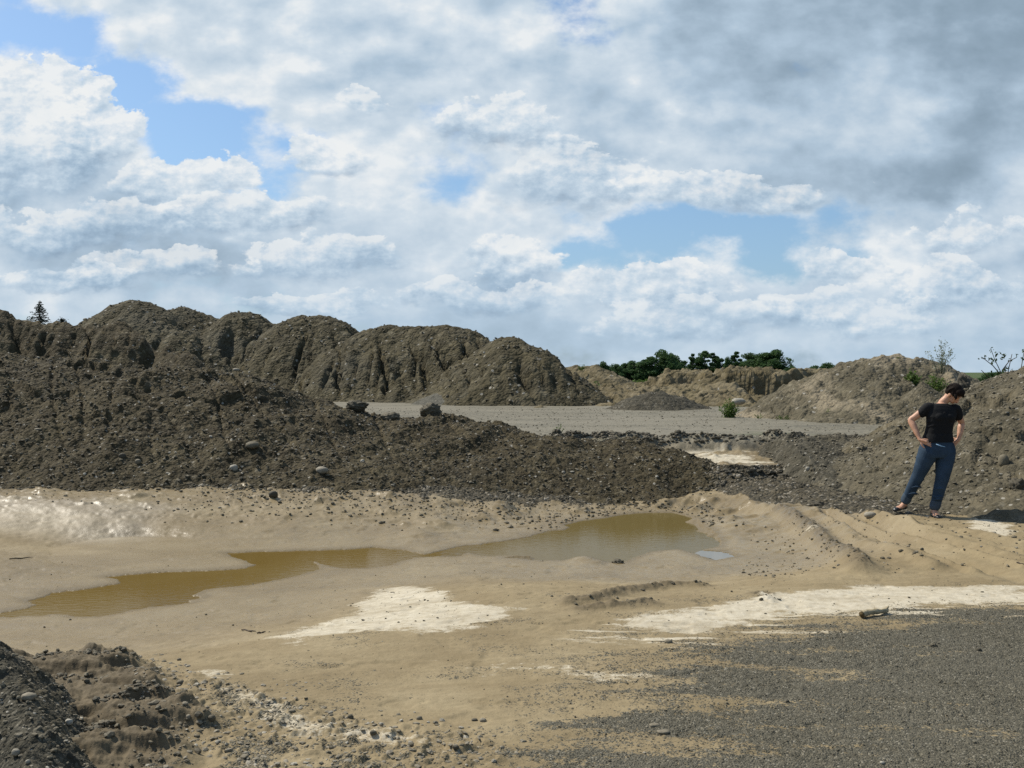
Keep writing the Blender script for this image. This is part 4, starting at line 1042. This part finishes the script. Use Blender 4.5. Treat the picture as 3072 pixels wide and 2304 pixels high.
# ------------------------------------------------------------------ trees and plants
def leaf_quads(C, sz, r, flat=.5):
    """random little leaf faces at centres C"""
    n = len(C)
    u = r.normal(size=(n, 3)); u /= np.linalg.norm(u, axis=1)[:, None]
    w = r.normal(size=(n, 3)); w[:, 2] += flat; v = np.cross(u, w); v /= np.linalg.norm(v, axis=1)[:, None]
    s = (sz * r.uniform(.6, 1.3, n))[:, None]
    Q = np.stack([C - u * s, C + v * s * .6, C + u * s, C - v * s * .6], 1).reshape(-1, 3)
    return Q, np.arange(4 * n).reshape(-1, 4)
def crown_mesh(name, seed, w, h, nl, nleaf, sz, mat, conic=0.0):
    r = np.random.RandomState(seed); C = []
    for k in range(nl):
        zz = r.rand() ** .8
        rad = w * (1 - conic * zz) * math.sqrt(max(.05, 1 - (2 * zz - .9) ** 2 * .8))
        a = r.rand() * 6.28; q = math.sqrt(r.rand()) * .75
        c = np.array([math.cos(a) * rad * q, math.sin(a) * rad * q, h * (.12 + .80 * zz)])
        rr = w * r.uniform(.15, .34) * (1 - .5 * conic * zz)
        m_ = nleaf // nl
        d = r.normal(size=(m_, 3)); d /= np.linalg.norm(d, axis=1)[:, None]
        C.append(c + d * rr * (r.uniform(.45, 1.1, m_)[:, None]) * np.array([1, 1, .85]))
    C = np.concatenate(C); C[:, 2] = np.maximum(C[:, 2], h * .03)
    Q, Fq = leaf_quads(C, np.full(len(C), sz), r)
    return mesh_np(name, Q, Fq, mat, False)
def trunk_mesh(name, h, r0, seed):
    V, Fc = tube_mesh([(0, 0, -.3), (.02 * h, 0, h * .3), (-.01 * h, .01 * h, h * .6), (.02 * h, 0, h * .9)], [r0, r0 * .8, r0 * .55, r0 * .15], 8, .3, seed)
    o = len(V)
    for k in range(4):
        a = k * 1.7 + seed; z0 = h * (.3 + .12 * k)
        v, f = tube_mesh([(0, 0, z0), (math.cos(a) * h * .13, math.sin(a) * h * .13, z0 + h * .12), (math.cos(a) * h * .22, math.sin(a) * h * .22, z0 + h * .26)], [r0 * .4, r0 * .25, r0 * .08], 6)
        f = [tuple(i + len(V) for i in ff) for ff in f]; V += v; Fc += f
    return py_mesh(name, V, Fc, M['bark'])
CR = [crown_mesh("crown", 31, 2.9, 6.6, 40, 8000, .16, M['tree']), crown_mesh("crown", 32, 2.4, 7.4, 34, 7000, .16, M['tree'], .35),
      crown_mesh("crown", 33, 2.0, 6.8, 26, 6000, .15, M['tree'], .6), crown_mesh("crown", 34, 3.3, 5.6, 40, 8000, .17, M['tree'])]
TRK = trunk_mesh("trunk", 5.6, .16, 5)
# (X centre, top Y, width px, base Y, proto, label)
TREES = [
 (1300, 788, 26, 815, 3, "small dark tree just past the pale sandy mound, first of the far line"),
 (1330, 793, 44, 822, 3, "low bushy tree second in the far line"),
 (1368, 786, 44, 824, 0, "rounded tree with a bumpy top third in the far line"),
 (1405, 778, 46, 826, 1, "broad tree rising next to the tallest of the long clump"),
 (1437, 767, 52, 830, 0, "tallest tree of the long clump above the soil bank"),
 (1470, 780, 44, 828, 3, "rounded tree at the end of the long clump"),
 (1496, 770, 22, 812, 2, "narrow pointed tree standing just left of a twin-topped group"),
 (1527, 764, 34, 806, 1, "full pointed tree, tallest of the middle group behind the cliff"),
 (1549, 767, 26, 806, 2, "slim tree leaning against the tallest of the middle group"),
 (1573, 778, 20, 806, 3, "small low tree between the middle group and the lone tall one"),
 (1596, 765, 26, 806, 2, "lone slender tree above the highest point of the sandy cliff"),
 (1633, 769, 46, 808, 0, "wide tree, first of the dense pair past the cliff top"),
 (1673, 764, 56, 810, 0, "broadest dense tree with a flat dark top past the cliff top"),
 (1385, 790, 50, 826, 3, "low dark tree filling the gap under the broad tree of the long clump"),
 (1352, 797, 40, 824, 3, "low bush between the second and third trees of the far line"),
 (1455, 786, 50, 828, 3, "low dark tree filling in below the tallest of the long clump"),
 (1511, 776, 26, 808, 1, "short tree tucked between the pointed trees behind the cliff"),
 (1560, 775, 26, 808, 0, "short bushy tree at the shoulder of the middle group"),
 (1612, 785, 30, 808, 3, "low bush linking the lone slender tree to the dense pair"),
 (1653, 772, 46, 810, 3, "dense tree filling the gap in the pair past the cliff top"),
 (1722, 795, 26, 808, 3, "tiny distant tree on the brown ridge, first of a low row"),
 (1762, 793, 30, 808, 3, "low distant bush on the brown ridge, middle of the row"),
 (1800, 789, 40, 812, 3, "low dark tree at the end of the row beside the streaked mound"),
 (2100, 806, 34, 828, 3, "low hedge-like tree right of the person's head"),
 (2140, 809, 40, 828, 3, "flat-topped hedge tree under the leafy saplings"),
 (2185, 808, 44, 828, 3, "dark hedge tree in front of which the leafy sapling stands"),
 (2068, 808, 30, 824, 1, "small green tree behind the dark clod near the person's head"),
]
for i, (X, Yt, w, Yb, pr, lab) in enumerate(TREES):
    d = 190 if X < 1700 else (170 if X < 1900 else 95)
    p = at(X, Yb, d); top = at(X, Yt, d)
    h = top[2] - p[2]; wd = w / 2.16 / F * d
    H0 = [6.6, 7.4, 6.8, 5.6][pr]; W0 = [6.4, 5.0, 3.9, 7.0][pr]
    t = thing("tree", lab, "tree", (p[0], d + (i % 3) * 2, p[2] - h * .3), "distant trees along the horizon")
    t.rotation_euler = (0, 0, i * 1.9)
    t.scale = (wd / W0 * 2.05, wd / W0 * 1.6, h / H0 * 1.50)
    c = bpy.data.objects.new("crown", CR[pr]); COL.objects.link(c); c.parent = t
    c = bpy.data.objects.new("trunk", TRK); COL.objects.link(c); c.parent = t

def spruce(X, Yt, Yb, w, d, lab, seed):
    top = at(X, Yt, d); r = np.random.RandomState(seed)
    zb = -1.0 + .0; H = top[2] - zb
    t = thing("spruce_tree", lab, "spruce", (top[0], d, zb))
    V, Fc = tube_mesh([(0, 0, 0), (.03, 0, H * .5), (0, 0, H)], [.16, .10, .015], 8)
    link("trunk", py_mesh("trunk", V, Fc, M['bark']), t)
    vis = (Yb - Yt) / 2.16 / F * d
    C = []; BV = []; BF = []
    W_ = w / 2.16 / F * d / 2
    z = H - .12; k = 0
    while z > H * .25:
        q = (H - z) / vis
        L = W_ * min(1.6, q ** .8) * r.uniform(.75, 1.1) + .04
        for b in range(6):
            a = b * 1.05 + k * .7 + r.uniform(-.25, .25); l = L * r.uniform(.7, 1.12)
            e = np.array([math.cos(a) * l, math.sin(a) * l, -.18 * l])
            mid = e * .55 + np.array([0, 0, -.10 * l]); e = e + np.array([0, 0, .14 * l])
            v, f = tube_mesh([(0, 0, z), tuple(mid + [0, 0, z]), tuple(e + [0, 0, z])], [.022, .016, .006], 5)
            BF += [tuple(i + len(BV) for i in ff) for ff in f]; BV += v
            n = int(13 * l / .6) + 3
            s = r.rand(n) ** .8
            pts = np.where(s[:, None] < .55, mid * (s[:, None] / .55), mid + (e - mid) * ((s[:, None] - .55) / .45))
            C.append(pts + np.array([0, 0, z]) + r.normal(size=(n, 3)) * np.array([.045, .045, .04]))
        z -= vis * .085 * r.uniform(.8, 1.25); k += 1
    C = np.concatenate(C)
    Q, Fq = leaf_quads(C, np.full(len(C), .055), r, 1.5)
    link("branch", py_mesh("branch", BV, BF, M['bark']), t)
    link("crown", mesh_np("crown", Q, Fq, M['spruce'], False), t)
spruce(86, 649, 702, 58, 62, "dark pointed spruce standing above the rough dark heap", 1)
spruce(134, 685, 706, 38, 62, "small spruce top just showing beside the taller pointed one", 2)

def weed(X, Yb, hpx, wpx, d, lab, seed, name="weed_bush", cat="bush", mat='weed', n=26, leaves=9, lsz=.018, z=None, group=None, spread=1.0):
    p = at(X, Yb, d)
    if z is not None: p[2] = z
    H = hpx / 2.16 / F * d; Wd = wpx / 2.16 / F * d / 2; r = np.random.RandomState(seed)
    t = thing(name, lab, cat, tuple(p), group)
    BV = []; BF = []; C = []
    for k in range(n):
        a = r.rand() * 6.28; q = r.rand() ** .6
        e = np.array([math.cos(a) * Wd * q, math.sin(a) * Wd * q, H * (1 - .45 * q * q) * r.uniform(.6, 1.0)])
        b0 = np.array([e[0] * .25, e[1] * .25, -.03]); mid = (b0 + e) / 2 + np.array([-e[0] * .12, -e[1] * .12, H * .06])
        v, f = tube_mesh([tuple(b0), tuple(mid), tuple(e)], [max(.003, min(.007, H * .008)), .003, .0015], 4)
        BF += [tuple(i + len(BV) for i in ff) for ff in f]; BV += v
        s = r.uniform(.2, 1, leaves)[:, None]
        C.append(b0 * (1 - s) ** 2 + mid * 2 * s * (1 - s) + e * s * s + r.normal(size=(leaves, 3)) * H * .035)
    C = np.concatenate(C)
    Q, Fq = leaf_quads(C, np.full(len(C), lsz), r, .8)
    link("stems", py_mesh("stems", BV, BF, M['stem'] if mat == 'sapling' else M[mat]), t)
    link("leaves", mesh_np("leaves", Q, Fq, M[mat], False), t)
weed(1575, 906, 50, 46, 26.6, "dense green bush at the foot of the sandy cliff", 1, n=60, leaves=14, lsz=.028)
weed(1789, 914, 38, 26, 24.6, "small bright green plant at the foot of the streaked mound", 2, n=24, leaves=10, lsz=.025)
weed(1207, 942, 32, 26, 18.5, "airy yellow-green weed at the edge of the grey flat", 3, "weed", "weed", n=11, leaves=7, lsz=.016)
weed(1690, 909, 14, 40, 25.5, "low green tuft between the bush and the bright plant", 4, "weed", "weed", n=20, leaves=5, lsz=.02)
weed(1640, 904, 12, 26, 26, "tiny green tuft right of the dense bush", 5, "weed", "weed", n=12, leaves=5, lsz=.02)
weed(1830, 912, 16, 30, 24.2, "low weed patch right of the bright green plant", 6, "weed", "weed", n=16, leaves=5, lsz=.02)
weed(1972, 838, 42, 40, 25.6, "leafy dark green bush on the shoulder of the streaked mound", 7, n=46, leaves=12, lsz=.035)
weed(2020, 848, 44, 60, 25.0, "spreading green bush just left of the person's head", 8, n=50, leaves=10, lsz=.03)
weed(1938, 778, 10, 26, 27, "grass tuft on the very top of the streaked mound", 9, "grass_tuft", "grass", n=22, leaves=3, lsz=.02)
weed(2032, 805, 84, 70, 25.5, "tall thin pale-leaved sapling rising from the streaked mound", 10, "sapling", "sapling", 'sapling', n=16, leaves=40, lsz=.021)
weed(1255, 800, 14, 22, 55, "grass tuft on top of the pale sandy mound", 12, "grass_tuft", "grass", n=22, leaves=4, lsz=.05)
weed(1285, 850, 30, 44, 52, "green weeds in the gap past the gullied ridge", 13, n=36, leaves=8, lsz=.06)
weed(1400, 831, 14, 110, 59.5, "long grassy fringe along the top of the soil bank", 14, "grass_tuft", "grass", n=90, leaves=5, lsz=.07)

def sapling_maple():
    d = 18.0; base = at(2178, 846, d); r = np.random.RandomState(77)
    t = thing("sapling", "broad-leaved sapling with bare arching stems at the picture's edge", "sapling", tuple(base))
    S = [[(2178, 842), (2160, 800), (2148, 775), (2140, 752)], [(2170, 820), (2145, 790), (2122, 772)], [(2180, 838), (2178, 800), (2186, 765)], [(2182, 840), (2205, 800), (2212, 760)],
         [(2160, 838), (2135, 815), (2120, 800)], [(2165, 800), (2180, 780), (2196, 772)]]
    BV = []; BF = []; C = []
    for k, L in enumerate(S):
        P_ = [tuple(np.array(at(X, Y, d + .15 * math.sin(k * 2 + i))) - base) for i, (X, Y) in enumerate(L)]
        v, f = tube_mesh(P_, [.010 - .002 * i for i in range(len(P_))], 5)
        BF += [tuple(i + len(BV) for i in ff) for ff in f]; BV += v
    for X, Y, n in [(2140, 755, 6), (2122, 773, 5), (2128, 772, 4), (2150, 764, 5), (2160, 765, 4), (2168, 767, 5), (2165, 775, 6), (2148, 779, 9), (2143, 778, 5), (2180, 780, 5), (2170, 802, 14), (2175, 795, 9),
                    (2160, 815, 14), (2166, 822, 12), (2155, 806, 8), (2186, 803, 8), (2190, 812, 8), (2196, 768, 5), (2210, 775, 6), (2212, 760, 5), (2176, 835, 12), (2205, 800, 6), (2136, 776, 4), (2140, 806, 3)]:
        c = np.array(at(X, Y, d)) - base
        C.append(c + r.normal(size=(n, 3)) * .022)
    C = np.concatenate(C); Q, Fq = leaf_quads(C, np.full(len(C), .030), r, 1.5)
    link("stems", py_mesh("stems", BV, BF, M['bark']), t)
    link("leaves", mesh_np("leaves", Q, Fq, M['weed2'], False), t)
M['weed2'] = mat_leaf("broad_leaves", (.035, .06, .02), (.075, .11, .04), .3)
sapling_maple()
p = at(2078, 842, 21.0)
link("dirt_clod", rock_mesh("dirt_clod", .17, .2, .30, .12, 900, .3), loc=tuple(p), label="tall dark clod standing on the mound crest beside the person's head", cat="dirt clod")

# ------------------------------------------------------------------ the person
from mathutils import noise as _mn
M['skin'] = simple("skin", (.50, .27, .17), .5, .10, 30, .4)
M['hair'] = simple("hair", (.011, .007, .005), .85, .5, 80, .15, .6, .004)
M['shirt'] = simple("black_shirt", (.0075, .0075, .008), .85, .3, 40, .25, .5, .006)
M['jeans'] = simple("blue_jeans", (.026, .047, .076), .85, .25, 9, .2, .5, .008)
M['cuff'] = simple("jeans_cuff", (.05, .072, .098), .85, .2, 30, .2, .5, .006)
M['shoe'] = simple("black_shoe", (.010, .010, .010), .35, .2, 30, .5)
M['lip'] = simple("lips", (.42, .14, .11), .5, .1, 30)
M['eye'] = simple("eyelid", (.30, .16, .11), .5, .1, 30)
M['pen'] = simple("pen", (.28, .45, .62), .4, .05, 30)
foot = hit(2018, 1117, surf)
PO = Vector(foot) + Vector((0, 0, -.005))
KS = foot[1] * 2.16 / F / 2.16 / (12.24e-3)      # metres per picture pixel over the design value
print('person at', foot, 'scale', KS)

def fuse(name, pieces, voxel, mat, smooth=4, parent=None, fac=.5):
    """join closed pieces into one continuous skin"""
    V = []; Fc = []
    for v, f in pieces:
        Fc += [tuple(i + len(V) for i in ff) for ff in f]; V += list(v)
    me = py_mesh(name + "_src", V, Fc)
    o = bpy.data.objects.new(name + "_src", me); COL.objects.link(o)
    md = o.modifiers.new("r", 'REMESH'); md.mode = 'VOXEL'; md.voxel_size = voxel; md.adaptivity = 0
    sm = o.modifiers.new("s", 'SMOOTH'); sm.factor = fac; sm.iterations = smooth
    dg = bpy.context.evaluated_depsgraph_get(); dg.update()
    m2 = bpy.data.meshes.new_from_object(o.evaluated_get(dg))
    bpy.data.objects.remove(o); bpy.data.meshes.remove(me)
    m2.name = name
    m2.materials.clear(); m2.materials.append(mat)
    m2.polygons.foreach_set('use_smooth', [True] * len(m2.polygons))
    return link(name, m2, parent)
def ell(c, r, rot=None, sub=24):
    V = []; Fc = []; n, m_ = sub, sub // 2
    R = rot if rot is not None else Matrix.Identity(3)
    for i in range(m_ + 1):
        th = math.pi * i / m_
        for j in range(n):
            ph = 2 * math.pi * j / n
            V.append(tuple(Vector(c) + R @ Vector((r[0] * math.sin(th) * math.cos(ph), r[1] * math.sin(th) * math.sin(ph), r[2] * math.cos(th)))))
    for i in range(m_):
        for j in range(n):
            Fc.append((i * n + j, (i + 1) * n + j, (i + 1) * n + (j + 1) % n, i * n + (j + 1) % n))
    return V, Fc
def limb(pts, radii, seg=16, sub=6):
    """smooth tapered limb with rounded ends"""
    P_ = [Vector(p) for p in pts]; R_ = [r if isinstance(r, tuple) else (r, r) for r in radii]
    Q = []; S_ = []
    for i in range(len(P_) - 1):
        p0 = P_[max(i - 1, 0)]; p1 = P_[i]; p2 = P_[i + 1]; p3 = P_[min(i + 2, len(P_) - 1)]
        for k in range(sub):
            t = k / sub
            q = .5 * ((2 * p1) + (-p0 + p2) * t + (2 * p0 - 5 * p1 + 4 * p2 - p3) * t * t + (-p0 + 3 * p1 - 3 * p2 + p3) * t ** 3)
            Q.append(q); u = t * t * (3 - 2 * t)
            S_.append((R_[i][0] * (1 - u) + R_[i + 1][0] * u, R_[i][1] * (1 - u) + R_[i + 1][1] * u))
    Q.append(P_[-1]); S_.append(R_[-1])
    # rounded ends
    d0 = (Q[1] - Q[0]).normalized(); d1 = (Q[-1] - Q[-2]).normalized()
    r0 = min(S_[0]); r1 = min(S_[-1])
    pre = [(Q[0] - d0 * r0 * math.sin(a), math.cos(a)) for a in (1.35, .9, .45)]
    post = [(Q[-1] + d1 * r1 * math.sin(a), math.cos(a)) for a in (.45, .9, 1.35)]
    S0, S1 = S_[0], S_[-1]
    Q = [p for p, c in pre] + Q + [p for p, c in post]
    S_ = [(S0[0] * c, S0[1] * c) for p, c in pre] + S_ + [(S1[0] * c, S1[1] * c) for p, c in post]
    return tube_mesh(Q, S_, seg)
def loft(secs, seg=32):
    """stack of (cx, cy, z, rx, ry, tilt) ellipses, closed top and bottom"""
    V = []; Fc = []
    out = []
    for i in range(len(secs) - 1):
        for k in range(5):
            t = k / 5; u = t * t * (3 - 2 * t)
            out.append([a * (1 - u) + b * u for a, b in zip(secs[i], secs[i + 1])])
    out.append(list(secs[-1]))
    for s in out:
        for k in range(seg):
            a = 2 * math.pi * k / seg
            ca, sa = math.cos(a), math.sin(a)
            x = s[0] + s[3] * math.copysign(abs(ca) ** .9, ca)
            V.append((x, s[1] + s[4] * math.copysign(abs(sa) ** .9, sa), s[2] + s[5] * (x - s[0])))
    for i in range(len(out) - 1):
        for k in range(seg):
            k2 = (k + 1) % seg
            Fc.append((i * seg + k, i * seg + k2, (i + 1) * seg + k2, (i + 1) * seg + k))
    Fc.append(tuple(range(seg))[::-1]); Fc.append(tuple(range((len(out) - 1) * seg, len(out) * seg)))
    return V, Fc

per = thing("person", "woman in black T-shirt and rolled blue jeans, hands on hips, looking down", "person", PO)
per.scale = (KS, KS, KS)
# head frame: bowed, turned towards image right
f = Vector((.42, -.56, -.74)).normalized(); u0 = Vector((.24, -.58, .78)); u = (u0 - f * u0.dot(f)).normalized(); s = u.cross(f).normalized() * -1
HR = Matrix((s, -f, u)).transposed()     # local x: her left/right, local -y: face forward, local z: crown
HC = Vector((.222, -.035, 1.512))
def hp(x, y, z): return HC + HR @ Vector((x, y, z))
LF = Vector((-.285, .22, .06))           # raised foot (image left)
def arm(sh, el, wr, r=(.052, .045, .040, .036, .041, .034, .024, .022)):
    sh, el, wr = Vector(sh), Vector(el), Vector(wr)
    return limb([sh, sh.lerp(el, .35), sh.lerp(el, .75), el, el.lerp(wr, .25), el.lerp(wr, .6), el.lerp(wr, .9), wr], list(r), 18, 4)
def hand(wr, d, palm_n, curl, side, L=.082):
    """palm plus four fingers and a thumb; d = pointing direction, palm_n = palm normal, side=+1/-1 thumb side"""
    wr, d, n = Vector(wr), Vector(d).normalized(), Vector(palm_n).normalized()
    n = (n - d * n.dot(d)).normalized(); sd = d.cross(n).normalized() * side
    P = [limb([wr, wr + d * .035, wr + d * L * .95], [(.026, .018), (.036, .017), (.038, .014)][:3], 16, 4)]
    # widen the palm: three overlapping metacarpal rods
    for o_ in (-.027, -.009, .009, .027):
        P.append(limb([wr + d * .01 + sd * o_ * .5, wr + d * L + sd * o_], [.015, .0125], 12, 3))
    for k, (o_, ln, cu) in enumerate(((.028, .068, .8), (.0095, .078, 1.0), (-.0095, .073, 1.1), (-.027, .056, 1.25))):
        b = wr + d * L + sd * o_; p0 = b; dirv = (d + sd * o_ * 3).normalized(); pts = [b - d * .012, b]
        for j, seg_ in enumerate((.45, .32, .23)):
            a = curl * cu * (.35, .5, .4)[j]
            dirv = (dirv * math.cos(a) + n * math.sin(a)).normalized()
            p0 = p0 + dirv * ln * seg_; pts.append(p0)
        P.append(limb(pts, [.0105, .0098, .009, .0082, .007], 12, 3))
    tb = wr + d * .022 + sd * .026
    td = (d * .62 + sd * .75 + n * .15).normalized(); t2 = (d * .88 + sd * .42 + n * .25).normalized()
    P.append(limb([tb - sd * .012, tb + td * .022, tb + td * .05, tb + td * .05 + t2 * .028], [.015, .0135, .011, .0085], 12, 3))
    return P
shL, elL, wrL = (-.085, .005, 1.345), (-.262, .075, 1.185), (-.200, -.050, .955)
shR, elR, wrR = (.268, .01, 1.325), (.372, .09, 1.145), (.305, .02, .955)
body = []
body.append(ell(hp(0, .010, .030), (.072, .092, .088), HR))          # skull
body.append(ell(hp(0, -.022, -.030), (.058, .066, .080), HR))        # face
body.append(ell(hp(0, -.048, -.088), (.030, .030, .026), HR))        # chin
body.append(ell(hp(.026, -.038, -.062), (.030, .038, .030), HR)); body.append(ell(hp(-.026, -.038, -.062), (.030, .038, .030), HR))
body.append(limb([hp(0, -.078, .004), hp(0, -.092, -.022), hp(0, -.098, -.036)], [.008, .011, .013], 12, 3))  # nose
body.append(ell(hp(0, -.076, .022), (.045, .016, .012), HR))         # brow
for sx in (-1, 1):
    body.append(ell(hp(sx * .030, -.064, -.018), (.018, .014, .014), HR))   # cheekbones
    body.append(ell(hp(sx * .073, .005, -.014), (.010, .020, .032), HR))    # ears
body.append(ell(hp(0, -.083, -.058), (.021, .012, .009), HR))        # mouth
body.append(limb([(.092, .03, 1.33), (.11, .03, 1.40), (.155, .01, 1.455), tuple(hp(0, .035, -.03))], [.060, .052, .050, .056], 20, 5))
body.append(loft([(.09, .02, 1.40, .05, .05, 0), (.09, .02, 1.35, .16, .075, -.03), (.075, .01, 1.24, .155, .10, 0), (.055, .01, 1.10, .148, .098, 0), (.042, .01, 1.0, .15, .10, 0), (.035, .01, .85, .195, .125, 0), (.035, .01, .76, .18, .12, 0)]))
body.append(arm(shL, elL, wrL)); body.append(arm(shR, elR, wrR))
hl = hand(wrL, (.80, -.35, -.30), (.25, .80, -.3), .35, -1)
hr = hand(wrR, (-.55, .35, -.62), (-.6, -.5, .2), .4, 1)
body += hl + hr
hipL, hipR = Vector((-.065, .01, .80)), Vector((.13, .01, .80))
knL, anL = Vector((-.172, .09, .50)), Vector((-.268, .235, .155))
knR, anR = Vector((.088, -.03, .47)), Vector((.008, .025, .10))
def leg(hip, kn, an):
    return limb([hip, hip.lerp(kn, .5), kn, kn.lerp(an, .35), kn.lerp(an, .8), an], [.09, .078, .058, .055, .036, .034], 18, 4)
body.append(leg(hipL, knL, anL)); body.append(leg(hipR, knR, anR))
def footp(an, heel, toe, zs):
    an, heel, toe = Vector(an), Vector(heel), Vector(toe)
    mid = heel.lerp(toe, .55)
    return [limb([an, an.lerp(heel, .55) + Vector((0, 0, .01)), heel + Vector((0, 0, .03))], [.033, .034, .030], 16, 3),
            limb([an + Vector((0, 0, -.01)), an.lerp(mid, .6), mid + Vector((0, 0, .025)), toe + Vector((0, 0, .018))], [(.032, .034), (.034, .030), (.040, .024), (.030, .015)], 16, 4)]
heelL, toeL = (-.262, .265, .075), (-.425, .135, .058)
heelR, toeR = (.012, .055, .012), (-.008, -.155, .004)
body += footp(anL, heelL, toeL, 0); body += footp(anR, heelR, toeR, 0)
bd = fuse("body", body, .0042, M['skin'], 3, per, .5)
# lids and lips
for sx in (-1, 1):
    V, Fc = ell(hp(sx * .030, -.0735, .000), (.014, .006, .006), HR, 14); link("eyelid", py_mesh("eyelid", V, Fc, M['eye']), per)
V, Fc = ell(hp(0, -.0925, -.060), (.020, .005, .006), HR, 14); link("lips", py_mesh("lips", V, Fc, M['lip']), per)
# hair: short dark crop, longer on top, falling forward
hair = [ell(hp(0, .022, .046), (.086, .092, .084), HR), ell(hp(0, .055, -.005), (.075, .062, .072), HR), ell(hp(0, -.040, .076), (.070, .055, .044), HR)]
rr = np.random.RandomState(5)
for k in range(46):
    a = rr.uniform(-1.5, 1.5); e = rr.uniform(.1, 1.2)
    x = .080 * math.sin(a) * math.cos(e * .6); y = -.050 + .07 * rr.rand(); z = .085 - .05 * abs(math.sin(a)) + .02 * rr.rand()
    hair.append(limb([hp(x * .8, y + .03, z), hp(x, y - .02, z - .004), hp(x * 1.04, y - .045, z - .035)], [.014, .012, .004], 8, 3))
for k in range(30):
    a = rr.uniform(0, 6.28); x = .07 * math.cos(a); y = .03 + .07 * math.sin(a) * .9
    hair.append(limb([hp(x, y, .09 * rr.uniform(.6, 1)), hp(x * 1.15, y * 1.1 + .01, .05), hp(x * 1.2, y * 1.15 + .012, .01)], [.014, .013, .005], 8, 3))
fuse("hair", hair, .005, M['hair'], 2, per)
# shirt
sh = [loft([(.092, .012, 1.392, .075, .055, -.05), (.090, .010, 1.365, .150, .078, -.09), (.086, .004, 1.32, .182, .098, -.05), (.075, -.010, 1.23, .177, .122, 0), (.060, -.006, 1.12, .160, .112, 0),
            (.045, 0, 1.03, .165, .115, 0), (.038, .0, .965, .186, .128, 0), (.036, .0, .925, .196, .134, .02)]),
      ell((.022, -.088, 1.225), (.066, .048, .060)), ell((.135, -.088, 1.220), (.066, .048, .060)),
      limb([(-.02, .005, 1.335), shL, (-.142, .028, 1.278)], [.058, .060, .060], 20, 4), limb([(.20, .008, 1.32), shR, (.303, .037, 1.235)], [.058, .059, .057], 20, 4)]
for k in range(10):   # folds
    z = 1.0 + .028 * k; sx = 1 if k % 2 else -1
    sh.append(limb([(.05 + sx * .15, -.04, z), (.05 + sx * .10, -.085, z + .015), (.05 + sx * .02, -.112, z + .03)], [.010, .013, .006], 10, 3))
for k in range(5):
    sh.append(limb([(-.12 + k * .01, .0, .94 + k * .012), (.04, -.122, .945 + k * .016), (.17, -.03, .95 + k * .012)], [.01, .012, .01], 10, 3))
fuse("shirt", sh, .006, M['shirt'], 3, per)
# jeans
jn = [loft([(.036, .005, .945, .172, .118, 0), (.036, .005, .90, .196, .128, 0), (.036, .012, .83, .222, .142, 0), (.036, .015, .77, .222, .138, 0), (.034, .012, .735, .205, .122, 0)])]
jn.append(limb([(-.070, .005, .80), (-.100, .020, .72), (-.132, .040, .62), (-.168, .075, .50), (-.205, .125, .38), (-.250, .200, .225)], [(.118, .125), (.110, .113), (.093, .098), (.076, .082), (.068, .074), (.056, .060)], 24, 5))
jn.append(limb([(.135, .005, .80), (.128, .0, .72), (.110, -.015, .62), (.088, -.030, .50), (.062, -.020, .38), (.026, .010, .175)], [(.120, .125), (.114, .118), (.100, .105), (.082, .088), (.073, .078), (.060, .063)], 24, 5))
for k, (x, z) in enumerate([(-.17, .49), (-.165, .455), (-.20, .36), (-.235, .28), (.08, .50), (.09, .465), (.05, .35), (.03, .25), (.02, .22)]):
    y0 = -.07 if x > 0 else .02
    jn.append(limb([(x - .06, y0 + .02, z), (x, y0 - .025 + (.0 if x > 0 else .02), z + .012), (x + .06, y0 + .03, z - .004)], [.008, .013, .008], 10, 3))
fuse("jeans", jn, .006, M['jeans'], 3, per)
cu = fuse("cuff", [limb([(-.246, .193, .245), (-.262, .219, .185)], [(.059, .062), (.061, .064)], 24, 3)], .005, M['cuff'], 2, per)
cu = fuse("cuff", [limb([(.030, .006, .195), (.016, .018, .135)], [(.062, .065), (.065, .067)], 24, 3)], .005, M['cuff'], 2, per)
def ring_trim(o):
    pass
# shoes: low black flats open over the instep
def shoe(heel, toe, an):
    h_, t_ = Vector(heel), Vector(toe); d = (t_ - h_).normalized(); m1 = h_.lerp(t_, .35); m2 = h_.lerp(t_, .72)
    return [limb([h_ - d * .004 + Vector((0, 0, .014)), m1 + Vector((0, 0, .010)), m2 + Vector((0, 0, .010)), t_ + d * .012 + Vector((0, 0, .010))], [(.036, .022), (.034, .016), (.044, .018), (.032, .016)], 20, 4),
            limb([m2 + d * .028 + Vector((0, 0, .020)), t_ + d * .006 + Vector((0, 0, .016))], [(.040, .022), (.032, .018)], 18, 3),
            limb([h_ + Vector((0, 0, .045)), h_ + Vector((0, 0, .015))], [(.034, .034), (.036, .036)], 18, 3)]
fuse("shoe", shoe(heelL, toeL, anL), .004, M['shoe'], 2, per)
fuse("shoe", shoe(heelR, toeR, anR), .004, M['shoe'], 2, per)
w0 = PO + Vector((-.045, -.155, .905)) * KS
V, Fc = tube_mesh([(0, 0, 0), (.05 * KS, -.006, -.018), (.105 * KS, -.004, -.030)], [.005, .005, .004], 10)
link("pen", py_mesh("pen", V, Fc, M['pen']), loc=w0, label="light blue pen held in the person's hand at the hip", cat="pen")
